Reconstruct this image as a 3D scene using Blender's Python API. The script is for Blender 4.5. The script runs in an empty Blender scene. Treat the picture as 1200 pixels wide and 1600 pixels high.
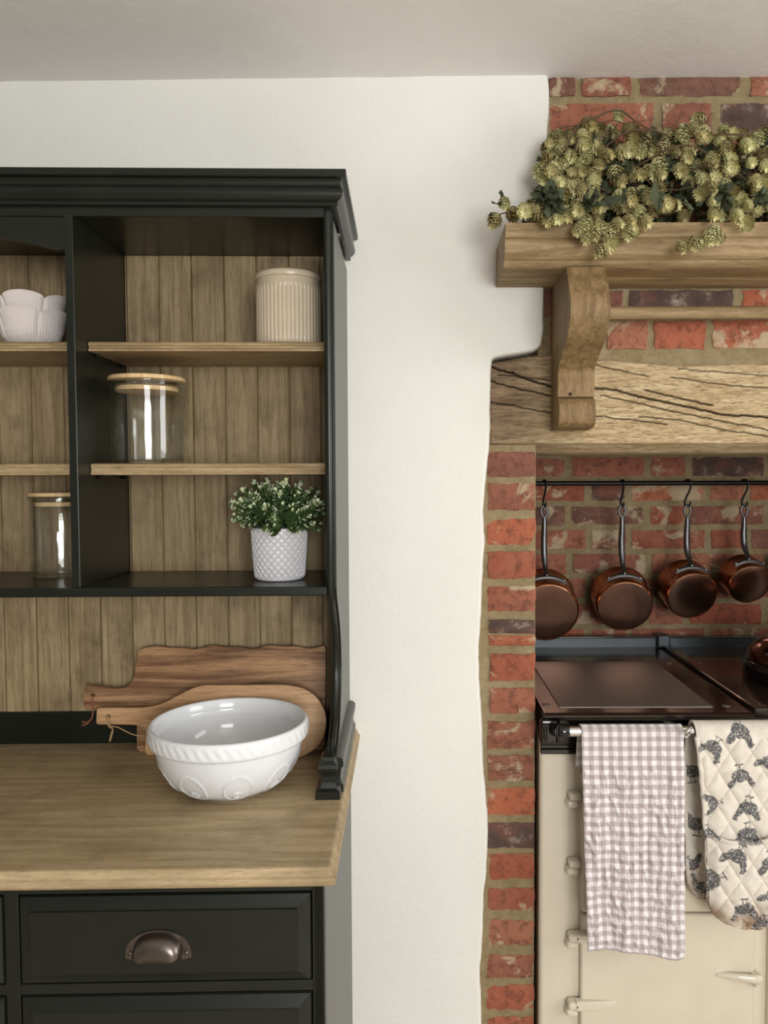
import bpy, bmesh, math, random
from math import sin, cos, pi, radians, sqrt, atan2, exp
from mathutils import Vector, Matrix, noise

rnd = random.Random(7)
scene = bpy.context.scene
COL = scene.collection

# ------------------------------------------------------------------ camera
EYE = 1.48
PITCH, ROLL = radians(2.45), 0.003
FPX, PPX, PPY = 1200.0, 655.0, 800.0
cam_d = bpy.data.cameras.new('camera')
cam_d.sensor_fit = 'VERTICAL'; cam_d.sensor_height = 32.0; cam_d.lens = 24.0
cam_d.shift_x = -55.0 / 1600.0
cam_d.clip_start = 0.02
cam = bpy.data.objects.new('camera', cam_d)
cam.location = (0, 0, EYE)
cam.rotation_euler = (pi / 2 - PITCH, ROLL, 0)
COL.objects.link(cam)
scene.camera = cam

# ------------------------------------------------------------------ world, light, exposure
world = bpy.data.worlds.new('world'); scene.world = world
world.use_nodes = True
bg = world.node_tree.nodes['Background']
bg.inputs[0].default_value = (0.75, 0.87, 1.0, 1); bg.inputs[1].default_value = 0.6

def area(name, loc, target, w, h, power, col):
    d = bpy.data.lights.new(name, 'AREA'); d.shape = 'RECTANGLE'; d.size = w; d.size_y = h
    d.energy = power; d.color = col
    o = bpy.data.objects.new(name, d); COL.objects.link(o)
    o.location = loc
    o.rotation_euler = (Vector(target) - Vector(loc)).to_track_quat('-Z', 'Y').to_euler()
    return o
# daylight entering by the two windows of the room (rear wall and right wall)
area('window_daylight_rear', (0.95, -2.37, 1.50), (0.95, 1.0, 1.50), 1.5, 1.15, 105, (1.0, 0.99, 0.965))
area('window_daylight_right', (2.62, 0.15, 1.50), (0.0, 0.15, 1.50), 1.3, 1.15, 40, (1.0, 0.99, 0.965))

vs = scene.view_settings
scene.display_settings.display_device = 'sRGB'
vs.view_transform = 'Standard'; vs.look = 'None'; vs.gamma = 1.0; vs.use_curve_mapping = False
vs.exposure = -0.27
scene.cycles.use_denoising = True
scene.cycles.max_bounces = 8
scene.cycles.transparent_max_bounces = 16
scene.cycles.caustics_reflective = False
scene.cycles.caustics_refractive = False

# ------------------------------------------------------------------ helpers
_cm = Matrix.Rotation(ROLL, 3, 'Y') @ Matrix.Rotation(pi / 2 - PITCH, 3, 'X')
def pt(x, y, Y):
    """the point at depth Y that the photograph shows at (x, y)"""
    d = _cm @ Vector(((x - PPX) / FPX, -(y - PPY) / FPX, -1.0))
    return Vector((0, 0, EYE)) + d * (Y / d.y)
def pz(y, Y, x=900): return pt(x, y, Y).z
def px_(x, y, Y): return pt(x, y, Y).x

def srgb(r, g, b):
    def f(c):
        c /= 255.0
        return c / 12.92 if c <= 0.04045 else ((c + 0.055) / 1.055) ** 2.4
    return (f(r), f(g), f(b), 1)

DA = radians(1.2)                       # the dresser and its wall stand at a slight angle to the fireplace
DO = Vector((-0.151, 1.35, 0))
DM = Matrix.Rotation(DA, 3, 'Z')
def dw(x, y, z): return DM @ Vector((x, y, z)) + DO

def link(o, parent=None):
    COL.objects.link(o)
    if parent: o.parent = parent
    return o
def mobj(name, verts, faces, mat, parent=None, smooth=False, loc=None, mats=None, mi=None):
    me = bpy.data.meshes.new(name)
    me.from_pydata([tuple(v) for v in verts], [], faces)
    if mats:
        for m in mats: me.materials.append(m)
        if mi: me.polygons.foreach_set('material_index', mi)
    elif mat: me.materials.append(mat)
    if smooth: me.polygons.foreach_set('use_smooth', [True] * len(me.polygons))
    me.update()
    o = bpy.data.objects.new(name, me)
    if loc is not None: o.location = loc
    return link(o, parent)
def bobj(name, bm, mat, parent=None, smooth=False, loc=None):
    me = bpy.data.meshes.new(name); bm.to_mesh(me); bm.free()
    me.materials.append(mat)
    if smooth: me.polygons.foreach_set('use_smooth', [True] * len(me.polygons))
    o = bpy.data.objects.new(name, me)
    if loc is not None: o.location = loc
    return link(o, parent)
def tag(o, label, cat, group=None):
    o['label'] = label; o['category'] = cat
    if group: o['group'] = group
    return o
def thing(name, label, cat, loc, rotz=0.0, group=None):
    o = bpy.data.objects.new(name, None); o.empty_display_size = 0.05
    o.location = loc; o.rotation_euler = (0, 0, rotz)
    link(o)
    return tag(o, label, cat, group)
def struct(o): o['kind'] = 'structure'; return o
def stuff(o): o['kind'] = 'stuff'; return o

def bm_box(x0, x1, y0, y1, z0, z1, bev=0.0, seg=2):
    bm = bmesh.new()
    bmesh.ops.create_cube(bm, size=1.0)
    for v in bm.verts:
        v.co = Vector((x0 + (v.co.x + .5) * (x1 - x0), y0 + (v.co.y + .5) * (y1 - y0), z0 + (v.co.z + .5) * (z1 - z0)))
    if bev > 0:
        bmesh.ops.bevel(bm, geom=bm.edges[:], offset=bev, segments=seg, profile=0.5, affect='EDGES')
    return bm
def box(name, x0, x1, y0, y1, z0, z1, mat, parent=None, bev=0.002, seg=2):
    return bobj(name, bm_box(x0, x1, y0, y1, z0, z1, bev, seg), mat, parent)

def lathe(profile, n=64, disp=None, cap_bottom=True, cap_top=False):
    """profile [(r,z)] -> verts, faces; disp(r,z,th,i) -> (r,z)"""
    V, Fc = [], []
    m = len(profile)
    for i, (r, z) in enumerate(profile):
        for k in range(n):
            th = 2 * pi * k / n
            rr, zz = (r, z) if disp is None else disp(r, z, th, i)
            V.append((rr * cos(th), rr * sin(th), zz))
    for i in range(m - 1):
        for k in range(n):
            k2 = (k + 1) % n
            Fc.append((i * n + k, i * n + k2, (i + 1) * n + k2, (i + 1) * n + k))
    if cap_bottom: Fc.append(tuple(range(n - 1, -1, -1)))
    if cap_top: Fc.append(tuple((m - 1) * n + k for k in range(n)))
    return V, Fc
def prism(name, prof, a0, a1, mat, parent=None, axis='x', smooth=False, loc=None):
    """closed profile extruded: axis x -> profile (y,z); axis y -> (x,z); axis z -> (x,y)"""
    n = len(prof); V = []
    for a in (a0, a1):
        for p, q in prof:
            V.append({'x': (a, p, q), 'y': (p, a, q), 'z': (p, q, a)}[axis])
    Fc = [(i, (i + 1) % n, n + (i + 1) % n, n + i) for i in range(n)]
    bm = bmesh.new()
    vs_ = [bm.verts.new(v) for v in V]
    for f in Fc: bm.faces.new([vs_[i] for i in f])
    c0 = bm.faces.new(vs_[:n]); c1 = bm.faces.new(vs_[n:])
    c0.normal_update(); c1.normal_update()
    bmesh.ops.triangulate(bm, faces=[c0, c1])
    bmesh.ops.recalc_face_normals(bm, faces=bm.faces[:])
    o = bobj(name, bm, mat, parent, False, loc)
    if smooth: shade_auto(o)
    return o
def shade_auto(o, ang=35):
    me = o.data
    me.polygons.foreach_set('use_smooth', [True] * len(me.polygons))
    try: me.set_sharp_from_angle(angle=radians(ang))
    except Exception: pass
    return o
def tube_geo(pts, rad, n=10, cap=True, closed=False):
    P = [Vector(p) for p in pts]; m = len(P); V, Fc = [], []
    up = None
    for i, p in enumerate(P):
        if closed: t = P[(i + 1) % m] - P[i - 1]
        else: t = (P[min(i + 1, m - 1)] - P[max(i - 1, 0)])
        t.normalize()
        if up is None:
            up = Vector((0, 0, 1)) if abs(t.z) < .9 else Vector((0, 1, 0))
        s = t.cross(up); s.normalize(); up = s.cross(t); up.normalize()
        r = rad[i] if isinstance(rad, (list, tuple)) else rad
        for k in range(n):
            a = 2 * pi * k / n
            V.append(p + (s * cos(a) + up * sin(a)) * r)
    mm = m if closed else m - 1
    for i in range(mm):
        j = (i + 1) % m
        for k in range(n):
            k2 = (k + 1) % n
            Fc.append((i * n + k2, i * n + k, j * n + k, j * n + k2))
    if cap and not closed:
        Fc.append(tuple(range(n))); Fc.append(tuple((m - 1) * n + k for k in range(n - 1, -1, -1)))
    return V, Fc
def tube(name, pts, rad, mat, parent=None, n=10, closed=False, loc=None):
    V, Fc = tube_geo(pts, rad, n, True, closed)
    return shade_auto(mobj(name, V, Fc, mat, parent, True, loc), 50)
def smoothpath(pts, k=8):
    """Catmull-Rom through points"""
    P = [Vector(p) for p in pts]; out = []
    for i in range(len(P) - 1):
        p0 = P[max(i - 1, 0)]; p1 = P[i]; p2 = P[i + 1]; p3 = P[min(i + 2, len(P) - 1)]
        for j in range(k):
            t = j / k
            out.append(0.5 * ((2 * p1) + (-p0 + p2) * t + (2 * p0 - 5 * p1 + 4 * p2 - p3) * t * t + (-p0 + 3 * p1 - 3 * p2 + p3) * t ** 3))
    out.append(P[-1]); return out
def sm2(pts, k=6): return [(v.x, v.y) for v in smoothpath([(a, b, 0) for a, b in pts], k)]
def grid(name, fn, nu, nv, mat, parent=None, thick=0.0, attr=None, smooth=True, loc=None):
    V = [fn(i / nu, j / nv) for j in range(nv + 1) for i in range(nu + 1)]
    Fc = [(j * (nu + 1) + i, j * (nu + 1) + i + 1, (j + 1) * (nu + 1) + i + 1, (j + 1) * (nu + 1) + i) for j in range(nv) for i in range(nu)]
    o = mobj(name, V, Fc, mat, parent, smooth, loc)
    if attr:
        for an, af in attr.items():
            a = o.data.attributes.new(an, 'FLOAT', 'POINT')
            a.data.foreach_set('value', [af(i / nu, j / nv) for j in range(nv + 1) for i in range(nu + 1)])
    if thick:
        m = o.modifiers.new('solid', 'SOLIDIFY'); m.thickness = thick; m.offset = 0
    return o
def nz(x, y=0.0, z=0.0): return noise.noise(Vector((x, y, z)))
def sstep(a, b, x):
    t = max(0.0, min(1.0, (x - a) / (b - a))); return t * t * (3 - 2 * t)

# ------------------------------------------------------------------ materials
class Mat:
    def __init__(s, name):
        s.m = bpy.data.materials.new(name); s.m.use_nodes = True
        s.t = s.m.node_tree; s.n = s.t.nodes; s.l = s.t.links
        s.b = s.n['Principled BSDF']
    def node(s, typ, **kw):
        nd = s.n.new(typ)
        for k, v in kw.items():
            if k.startswith('i_'): s.set(nd.inputs[k[2:]], v)
            else: setattr(nd, k, v)
        return nd
    def set(s, inp, v):
        if isinstance(v, bpy.types.NodeSocket): s.l.new(v, inp)
        else: inp.default_value = v
    def math(s, op, a, b=0.0, c=None):
        nd = s.n.new('ShaderNodeMath'); nd.operation = op
        s.set(nd.inputs[0], a); s.set(nd.inputs[1], b)
        if c is not None: s.set(nd.inputs[2], c)
        return nd.outputs[0]
    def mix(s, f, a, b, mode='MIX'):
        nd = s.n.new('ShaderNodeMix'); nd.data_type = 'RGBA'; nd.blend_type = mode
        s.set(nd.inputs[0], f); s.set(nd.inputs[6], a); s.set(nd.inputs[7], b)
        return nd.outputs[2]
    def ramp(s, f, stops):
        nd = s.n.new('ShaderNodeValToRGB'); e = nd.color_ramp.elements
        while len(e) < len(stops): e.new(0.5)
        for el, (p, c) in zip(e, stops):
            el.position = p; el.color = c if len(c) == 4 else (*c, 1)
        s.set(nd.inputs[0], f); return nd.outputs[0]
    def fac(s, f, a, b):
        return s.ramp(f, [(a, (0, 0, 0, 1)), (b, (1, 1, 1, 1))])
    def coords(s, scale=(1, 1, 1), rand=0.0, rot=(0, 0, 0), kind='Object'):
        tc = s.n.new('ShaderNodeTexCoord'); v = tc.outputs[kind]
        if rand:
            oi = s.n.new('ShaderNodeObjectInfo')
            va = s.n.new('ShaderNodeVectorMath'); va.operation = 'ADD'
            cb = s.n.new('ShaderNodeCombineXYZ')
            for i, k in enumerate((1.0, 1.7, 2.3)):
                s.set(cb.inputs[i], s.math('MULTIPLY', oi.outputs['Random'], rand * k))
            s.l.new(v, va.inputs[0]); s.l.new(cb.outputs[0], va.inputs[1]); v = va.outputs[0]
        mp = s.n.new('ShaderNodeMapping'); s.l.new(v, mp.inputs[0])
        mp.inputs['Scale'].default_value = scale; mp.inputs['Rotation'].default_value = rot
        return mp.outputs[0]
    def noise(s, vec, scale, detail=4.0, rough=0.55, dist=0.0):
        nd = s.n.new('ShaderNodeTexNoise'); s.l.new(vec, nd.inputs['Vector'])
        nd.inputs['Scale'].default_value = scale; nd.inputs['Detail'].default_value = detail
        nd.inputs['Roughness'].default_value = rough; nd.inputs['Distortion'].default_value = dist
        return nd.outputs[0]
    def bump(s, h, strength=0.3, dist=0.002):
        nd = s.n.new('ShaderNodeBump'); s.set(nd.inputs['Height'], h)
        nd.inputs['Strength'].default_value = strength; nd.inputs['Distance'].default_value = dist
        s.l.new(nd.outputs[0], s.b.inputs['Normal'])
    def col(s, c): s.set(s.b.inputs['Base Color'], c); return s
    def p(s, **kw):
        for k, v in kw.items():
            s.set(s.b.inputs[{'rough': 'Roughness', 'metal': 'Metallic', 'spec': 'Specular IOR Level', 'coat': 'Coat Weight', 'coatr': 'Coat Roughness', 'trans': 'Transmission Weight', 'ior': 'IOR', 'sss': 'Subsurface Weight', 'sheen': 'Sheen Weight'}[k]], v)
        return s

def m_plain(name, c, rough=0.5, metal=0.0, spec=0.5, coat=0.0, bump=0.0, bscale=200.0):
    m = Mat(name); m.col(c).p(rough=rough, metal=metal, spec=spec, coat=coat)
    v = m.coords()
    n1 = m.noise(v, bscale if bump else 30.0, 3.0)
    m.col(m.mix(0.5, c, m.mix(n1, tuple(x * .85 for x in c[:3]) + (1,), tuple(min(1, x * 1.12) for x in c[:3]) + (1,))))
    if bump: m.bump(n1, bump, 0.001)
    return m.m
def m_plaster(name, c, bscale=90.0, strength=0.5):
    m = Mat(name); v = m.coords()
    big = m.noise(v, 2.2, 3.0); mid = m.noise(v, 14.0, 4.0); fine = m.noise(v, bscale, 5.0, 0.6)
    c2 = tuple(x * .95 for x in c[:3]) + (1,)
    m.col(m.mix(m.fac(big, .35, .65), c, c2)).p(rough=.75, spec=.25)
    h = m.math('ADD', m.math('MULTIPLY', mid, .8), m.math('MULTIPLY', fine, .35))
    m.bump(h, strength, 0.004); return m.m
def m_wood(name, c1, c2, dark, stretch=(1, 14, 14), scale=6.0, rough=.6, rand=3.0, streak=.5, bumpv=.25, blotch=.35, fine=10.0, spec=.3):
    m = Mat(name); v = m.coords(stretch, rand); vi = m.coords((1, 1, 1), rand)
    a = m.noise(v, scale, 5.0, .6, .6); b = m.noise(v, scale * fine, 3.0, .65)
    blot = m.noise(vi, 9.0, 4.0, .6)
    c = m.mix(m.fac(a, .38, .62), c1, c2)
    c = m.mix(m.math('MULTIPLY', m.fac(b, .53, .66), streak), c, dark)
    c = m.mix(m.math('MULTIPLY', m.fac(blot, .5, .72), blotch), c, dark)
    m.col(c).p(rough=rough, spec=spec)
    m.bump(m.math('ADD', m.math('MULTIPLY', a, .5), m.math('MULTIPLY', b, .5)), bumpv, 0.0015)
    return m.m

M = {}
M['wall'] = m_plaster('wall_plaster', (0.80, 0.795, 0.75, 1))
M['ceil'] = m_plaster('ceiling_plaster', (0.86, 0.845, 0.815, 1), 60.0, .5)
M['room'] = m_plaster('room_plaster', (0.56, 0.55, 0.53, 1))
M['floor'] = m_wood('floor_oak', srgb(214, 202, 184), srgb(198, 184, 164), srgb(160, 144, 122), (12, 1, 12), 3.0)
M['black'] = None
def m_paint():
    m = Mat('dark_green_paint'); v = m.coords((1, 1, 1), 1.0); f = m.noise(v, 120.0, 3.0); g = m.noise(v, 8.0, 3.0)
    m.col(m.mix(m.fac(g, .3, .7), srgb(17, 21, 17), srgb(24, 28, 23))).p(rough=.30, spec=.42)
    m.bump(m.math('ADD', f, m.math('MULTIPLY', g, .6)), .12, .0008); return m.m
M['paint'] = m_paint()
M['plank'] = m_wood('plank_wood', srgb(166, 147, 114), srgb(138, 119, 88), srgb(78, 63, 43), (20, 20, 1), 4.0, .6, 5.0, .5, .4, .55, 7.0)
M['shelf'] = m_wood('shelf_wood', srgb(180, 159, 124), srgb(148, 126, 94), srgb(84, 66, 44), (1, 14, 14), 6.0, .5, 4.0, .55, .3, .25)
M['top'] = m_wood('worktop_wood', srgb(186, 165, 130), srgb(160, 140, 107), srgb(110, 92, 66), (1, 12, 12), 5.0, .5, 2.0, .5, .2, .45, 12.0)
M['mantel'] = m_wood('mantel_pine', srgb(166, 143, 108), srgb(132, 110, 78), srgb(78, 60, 38), (1, 12, 12), 6.0, .6, 2.0, .5, .35, .3)
M['corbel'] = m_wood('corbel_pine', srgb(150, 126, 90), srgb(118, 94, 62), srgb(70, 52, 32), (10, 10, 1.2), 7.0, .6, 2.0, .5, .35, .35)
M['acacia_r'] = m_wood('acacia_dark', srgb(186, 146, 108), srgb(112, 80, 56), srgb(70, 48, 32), (.6, 9, 9), 4.6, .5, 2.0, .5, .15, .15, 9.0)
M['acacia_f'] = m_wood('acacia_light', srgb(204, 166, 126), srgb(158, 120, 84), srgb(96, 68, 44), (.6, 8, 8), 3.9, .5, 2.0, .45, .15, .12, 9.0)
M['acacia_s'] = m_wood('acacia_pale', srgb(206, 170, 124), srgb(184, 146, 100), srgb(130, 96, 62), (1.0, 9, 9), 3.0, .5, 2.0, .3, .15, .1, 14.0)
M['bamboo'] = m_wood('bamboo', srgb(222, 196, 152), srgb(204, 172, 126), srgb(164, 130, 88), (22, 22, 1), 6.0, .5, 1.0, .3, .1, .05)

def m_beam():
    m = Mat('weathered_oak'); v = m.coords((1, 9, 9)); vi = m.coords()
    a = m.noise(v, 7.0, 6.0, .65, .8); b = m.noise(v, 42.0, 4.0, .7, .4); g = m.noise(vi, 5.0, 3.0)
    c = m.mix(m.fac(a, .32, .66), srgb(216, 198, 162), srgb(172, 146, 108))
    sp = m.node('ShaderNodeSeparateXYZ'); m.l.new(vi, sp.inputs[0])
    age_shade = m.fac(m.math('ADD', sp.outputs[0], m.math('MULTIPLY', g, .08)), .24, .40)
    c = m.mix(age_shade, m.mix(m.fac(a, .35, .65), srgb(156, 134, 108), srgb(100, 84, 68)), c)  # left end weathered greyer, with corbel shade partly put into the colour
    c = m.mix(m.math('MULTIPLY', m.fac(b, .48, .66), .8), c, srgb(98, 76, 50))
    lowz = m.fac(m.math('ADD', sp.outputs[2], m.math('MULTIPLY', a, .05)), 1.575, 1.62)
    c = m.mix(m.math('MULTIPLY', m.math('SUBTRACT', 1.0, lowz), .0), c, c)
    at = m.node('ShaderNodeAttribute', attribute_name='crack')
    c = m.mix(m.math('MULTIPLY', at.outputs['Fac'], .85), c, srgb(66, 54, 42))
    m.col(c).p(rough=.8, spec=.2)
    m.bump(m.math('ADD', a, b), .55, .004); return m.m
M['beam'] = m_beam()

def m_brick():
    m = Mat('old_brick'); oi = m.node('ShaderNodeObjectInfo'); v = m.coords((1, 1, 1), 9.0)
    base = m.ramp(oi.outputs['Random'], [(0.0, srgb(172, 98, 70)), (.22, srgb(152, 84, 64)), (.42, srgb(142, 82, 66)), (.64, srgb(158, 104, 84)), (.84, srgb(136, 84, 70)), (.95, srgb(120, 80, 70)), (1.0, srgb(98, 76, 68))])
    n1 = m.noise(v, 16.0, 5.0, .62); n2 = m.noise(v, 55.0, 5.0, .7); n3 = m.noise(v, 9.0, 6.0, .68, .5)
    c = m.mix(m.fac(n1, .3, .7), base, m.mix(.35, base, srgb(178, 124, 98)))
    c = m.mix(m.math('MULTIPLY', m.fac(n2, .50, .62), .55), c, srgb(84, 56, 48))
    c = m.mix(m.math('MULTIPLY', m.fac(n3, .55, .605), .85), c, srgb(182, 166, 138))
    m.col(c).p(rough=.85, spec=.2)
    m.bump(m.math('ADD', n1, m.math('MULTIPLY', n2, 1.2)), .9, .005); return m.m
M['brick'] = m_brick()
def m_brick_dark():
    m = Mat('burnt_brick'); v = m.coords((1, 1, 1), 9.0)
    n1 = m.noise(v, 22.0, 6.0, .7); n2 = m.noise(v, 12.0, 3.0)
    c = m.ramp(n1, [(.3, srgb(66, 56, 52)), (.55, srgb(92, 74, 67)), (.72, srgb(168, 152, 140))])
    c = m.mix(m.math('MULTIPLY', m.fac(n2, .5, .7), .6), c, srgb(140, 84, 68))
    m.col(c).p(rough=.85, spec=.2); m.bump(n1, .6, .004); return m.m
M['brick_dark'] = m_brick_dark()
def m_mortar():
    m = Mat('lime_mortar'); v = m.coords()
    n1 = m.noise(v, 60.0, 6.0, .7); n2 = m.noise(v, 6.0, 3.0); n3 = m.noise(v, 260.0, 3.0, .7)
    c = m.mix(m.fac(n1, .3, .7), srgb(162, 146, 114), srgb(134, 118, 88))
    c = m.mix(m.math('MULTIPLY', m.fac(n2, .5, .7), .4), c, srgb(178, 164, 136))
    m.col(c).p(rough=.95, spec=.1)
    m.bump(m.math('ADD', n1, m.math('MULTIPLY', n3, .6)), .9, .006); return m.m
M['mortar'] = m_mortar()

M['china'] = m_plain('white_glaze', (.77, .79, .82, 1), .10, 0, .5)
M['petal'] = m_plain('pale_pink_white_glaze', (.74, .69, .68, 1), .12, 0, .5)
M['canister'] = m_plain('cream_stoneware', srgb(196, 182, 160), .28, 0, .5)
M['pot'] = m_plain('grey_white_pot', srgb(208, 207, 211), .25, 0, .5)
M['soil'] = m_plain('soil', srgb(40, 32, 24), .95, 0, .1, 0, .8, 150)
M['bronze'] = m_plain('aged_bronze', srgb(104, 96, 92), .28, .9)
M['iron'] = m_plain('black_iron', srgb(34, 32, 32), .38, .75, .5, 0, .15, 90)
M['castiron'] = m_plain('cast_iron_handle', srgb(98, 98, 100), .34, .9, .5, 0, .25, 140)
M['steel'] = m_plain('polished_steel', srgb(225, 225, 228), .12, 1.0)
def m_copper(name, c1, c2, rough):
    m = Mat(name); v = m.coords((1, 1, 1), 3.0); n1 = m.noise(v, 14.0, 4.0, .6); n2 = m.noise(v, 90.0, 3.0)
    m.col(m.mix(m.fac(n1, .35, .68), c1, c2)).p(metal=1.0, rough=m.math('ADD', rough, m.math('MULTIPLY', n2, .1)))
    return m.m
M['copper'] = m_copper('copper_side', srgb(190, 134, 104), srgb(150, 98, 72), .22)
M['copper_base'] = m_copper('copper_base', srgb(206, 164, 144), srgb(180, 138, 120), .16)
M['kettle'] = m_copper('dark_kettle_copper', srgb(120, 92, 82), srgb(96, 70, 62), .06)
M['copper_rim'] = m_copper('copper_highlight', srgb(236, 176, 140), srgb(216, 150, 112), .15)  # brighter copper: the pan edge's highlight is put into the colour
M['enamel'] = m_plain('black_enamel', srgb(16, 16, 17), .12, 0, .5, .3)
M['hob'] = m_plain('hob_enamel', srgb(34, 25, 22), .18, 0, .5, .2, .05, 60)
M['plate'] = m_plain('brushed_hot_plate', srgb(120, 112, 106), .48, .6, .5, 0, .05, 60)
M['cream'] = m_plain('cream_enamel', srgb(212, 203, 185), .1, 0, .5, .5, .04, 18)
M['upstand'] = m_plain('grey_iron', srgb(62, 68, 72), .4, .5)

def m_glass():
    m = Mat('clear_glass'); m.n.remove(m.b)
    tr = m.node('ShaderNodeBsdfTransparent'); tr.inputs[0].default_value = (.975, .985, .98, 1)
    gl = m.node('ShaderNodeBsdfGlossy'); gl.inputs['Roughness'].default_value = .03
    gl.inputs['Color'].default_value = (1, 1, 1, 1)
    v = m.coords((18, 18, 2)); nn = m.noise(v, 3.0, 2.0)
    bp = m.node('ShaderNodeBump'); bp.inputs['Strength'].default_value = .12; bp.inputs['Distance'].default_value = .004
    m.l.new(nn, bp.inputs['Height']); m.l.new(bp.outputs[0], gl.inputs['Normal'])
    ms = m.node('ShaderNodeMixShader')
    ge = m.node('ShaderNodeNewGeometry'); dt = m.node('ShaderNodeVectorMath', operation='DOT_PRODUCT')
    m.l.new(ge.outputs['Incoming'], dt.inputs[0]); m.l.new(bp.outputs[0], dt.inputs[1])
    fz = m.math('SUBTRACT', 1.0, m.math('MINIMUM', m.math('ABSOLUTE', dt.outputs['Value']), 1.0))
    fres = m.math('ADD', .04, m.math('MULTIPLY', m.math('POWER', fz, 3.5), .75))
    m.set(tr.inputs[0], m.mix(m.math('POWER', fz, 3.0), (.985, .99, .985, 1), (.62, .72, .69, 1)))
    m.l.new(fres, ms.inputs[0]); m.l.new(tr.outputs[0], ms.inputs[1]); m.l.new(gl.outputs[0], ms.inputs[2])
    m.l.new(ms.outputs[0], m.n['Material Output'].inputs[0]); return m.m
M['glass'] = m_glass()
def m_leaf(name, c1, c2, rough=.5, rand=True):
    m = Mat(name); oi = m.node('ShaderNodeObjectInfo'); v = m.coords((1, 1, 1), 5.0); n1 = m.noise(v, 60.0, 3.0)
    f = m.math('ADD', m.math('MULTIPLY', m.math('POWER', oi.outputs['Random'], 1.5), .75), m.math('MULTIPLY', n1, .3))
    m.col(m.mix(f, c1, c2)).p(rough=rough, spec=.3); return m.m
M['hop'] = m_leaf('dried_hop', srgb(224, 222, 170), srgb(156, 136, 86), .7)
M['hop_leaf'] = m_leaf('dried_hop_leaf', srgb(84, 92, 66), srgb(44, 48, 34), .7)
M['bine'] = m_plain('hop_bine', srgb(82, 62, 40), .8)
M['leaf'] = m_leaf('green_leaf', srgb(82, 108, 60), srgb(36, 56, 30), .45)
M['leaf_w'] = m_leaf('white_leaf', srgb(222, 226, 196), srgb(182, 196, 150), .45)
M['twine'] = m_plain('jute_twine', srgb(170, 140, 100), .9, 0, .1, 0, .8, 400)
M['leather'] = m_plain('leather_cord', srgb(130, 72, 44), .6)
M['hole'] = m_plain('hole_shade', srgb(60, 38, 22), .9)  # dark colour stands for the shaded inside of the holes

# ================================================================== ROOM SHELL
XL, XR, YR, YF = -2.7, 2.7, -2.45, 2.75
def ceil_z(x): return 2.343 + 0.022 * (x if x < .3 else .3)
# ---- floor
struct(box('floor', XL - .1, XR + .1, YR - .1, YF, -0.06, 0.0, M['floor'], None, 0))
# ---- ceiling with gentle unevenness
def cf(u, v):
    x = XL - .1 + u * (XR - XL + .2); y = YR - .1 + v * (YF - YR + .1)
    return (x, y, ceil_z(x) + .0035 * nz(x * 2.1, y * 2.1, 3) + (0.002 * nz(x * 9, y * 9)))
struct(grid('ceiling', cf, 90, 80, M['ceil'], None))
cb = struct(box('ceiling_slab_1', XL - .1, XR + .1, YR - .1, YF, 2.42, 2.47, M['ceil'], None, 0))  # unseen slab above the ceiling sheet
# ---- wall behind the dresser: plaster sheet with a hand-cut edge against the brickwork
LIP = 0.330                                   # depth of the plaster face in the dresser's frame
def wall_edge():
    """right-hand outline of the plaster, from the ceiling to the floor, as world (X, z)"""
    pxs = [(848, 112), (852, 125), (854, 160), (851, 200), (853, 240), (851, 280), (849, 330), (846, 380), (846, 430), (845, 480), (844, 520),
           (838, 540), (812, 547), (785, 551), (768, 556), (763, 566), (762, 590), (761, 640), (760, 690), (757, 720), (753, 760), (750, 800), (752, 840), (750, 880),
           (748, 920), (747, 960), (744, 1000), (743, 1040), (745, 1080), (748, 1120), (749, 1160), (751, 1200), (754, 1240), (757, 1280), (757, 1320), (755, 1360),
           (751, 1400), (750, 1440), (748, 1480), (745, 1520), (747, 1560), (748, 1600), (750, 1800), (752, 2300), (752, 2420)]
    out = []
    for x, y in pxs:
        p = pt(x, y, 1.69); out.append((p.x, p.z))
    out = sm2(out, 4)
    return [(x + .0014 * nz(z * 40, 1.3) + .0008 * nz(z * 130, 7.7), z) for x, z in out]
def build_wall():
    E = wall_edge()
    E[0] = (E[0][0], 2.45); E[-1] = (E[-1][0], 0.0)
    rings = [(0.0, 0.0), (0.0035, .0012), (.006, .005), (.0075, .011), (.008, .05)]   # outward shift, depth: rounded plaster arris
    V, Fc = [], []
    n = len(E)
    for dx, dy in rings:
        for i, (x, z) in enumerate(E):
            a = E[max(i - 1, 0)]; b = E[min(i + 1, n - 1)]
            tx, tz = b[0] - a[0], b[1] - a[1]; L = sqrt(tx * tx + tz * tz) or 1
            nx_, nz_ = -tz / L, tx / L
            xx, zz = x + nx_ * dx, z + nz_ * dx
            ly = LIP + dy
            yy = DO.y + (xx - DO.x) * math.tan(DA) + ly
            V.append((xx, yy, zz))
    for r in range(len(rings) - 1):
        for i in range(n - 1):
            Fc.append((r * n + i, r * n + i + 1, (r + 1) * n + i + 1, (r + 1) * n + i))
    base = len(V)
    yl = DO.y + (XL - .1 - DO.x) * math.tan(DA) + LIP
    for x, z in E: V.append((XL - .1, yl, z))
    bm = bmesh.new(); vv = [bm.verts.new(v) for v in V]
    for f in Fc: bm.faces.new([vv[i] for i in f])
    for i in range(n - 1): bm.faces.new([vv[base + i], vv[base + i + 1], vv[i + 1], vv[i]])
    bmesh.ops.recalc_face_normals(bm, faces=bm.faces[:])
    return struct(bobj('wall_back', bm, M['wall'], None))
build_wall()
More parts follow.
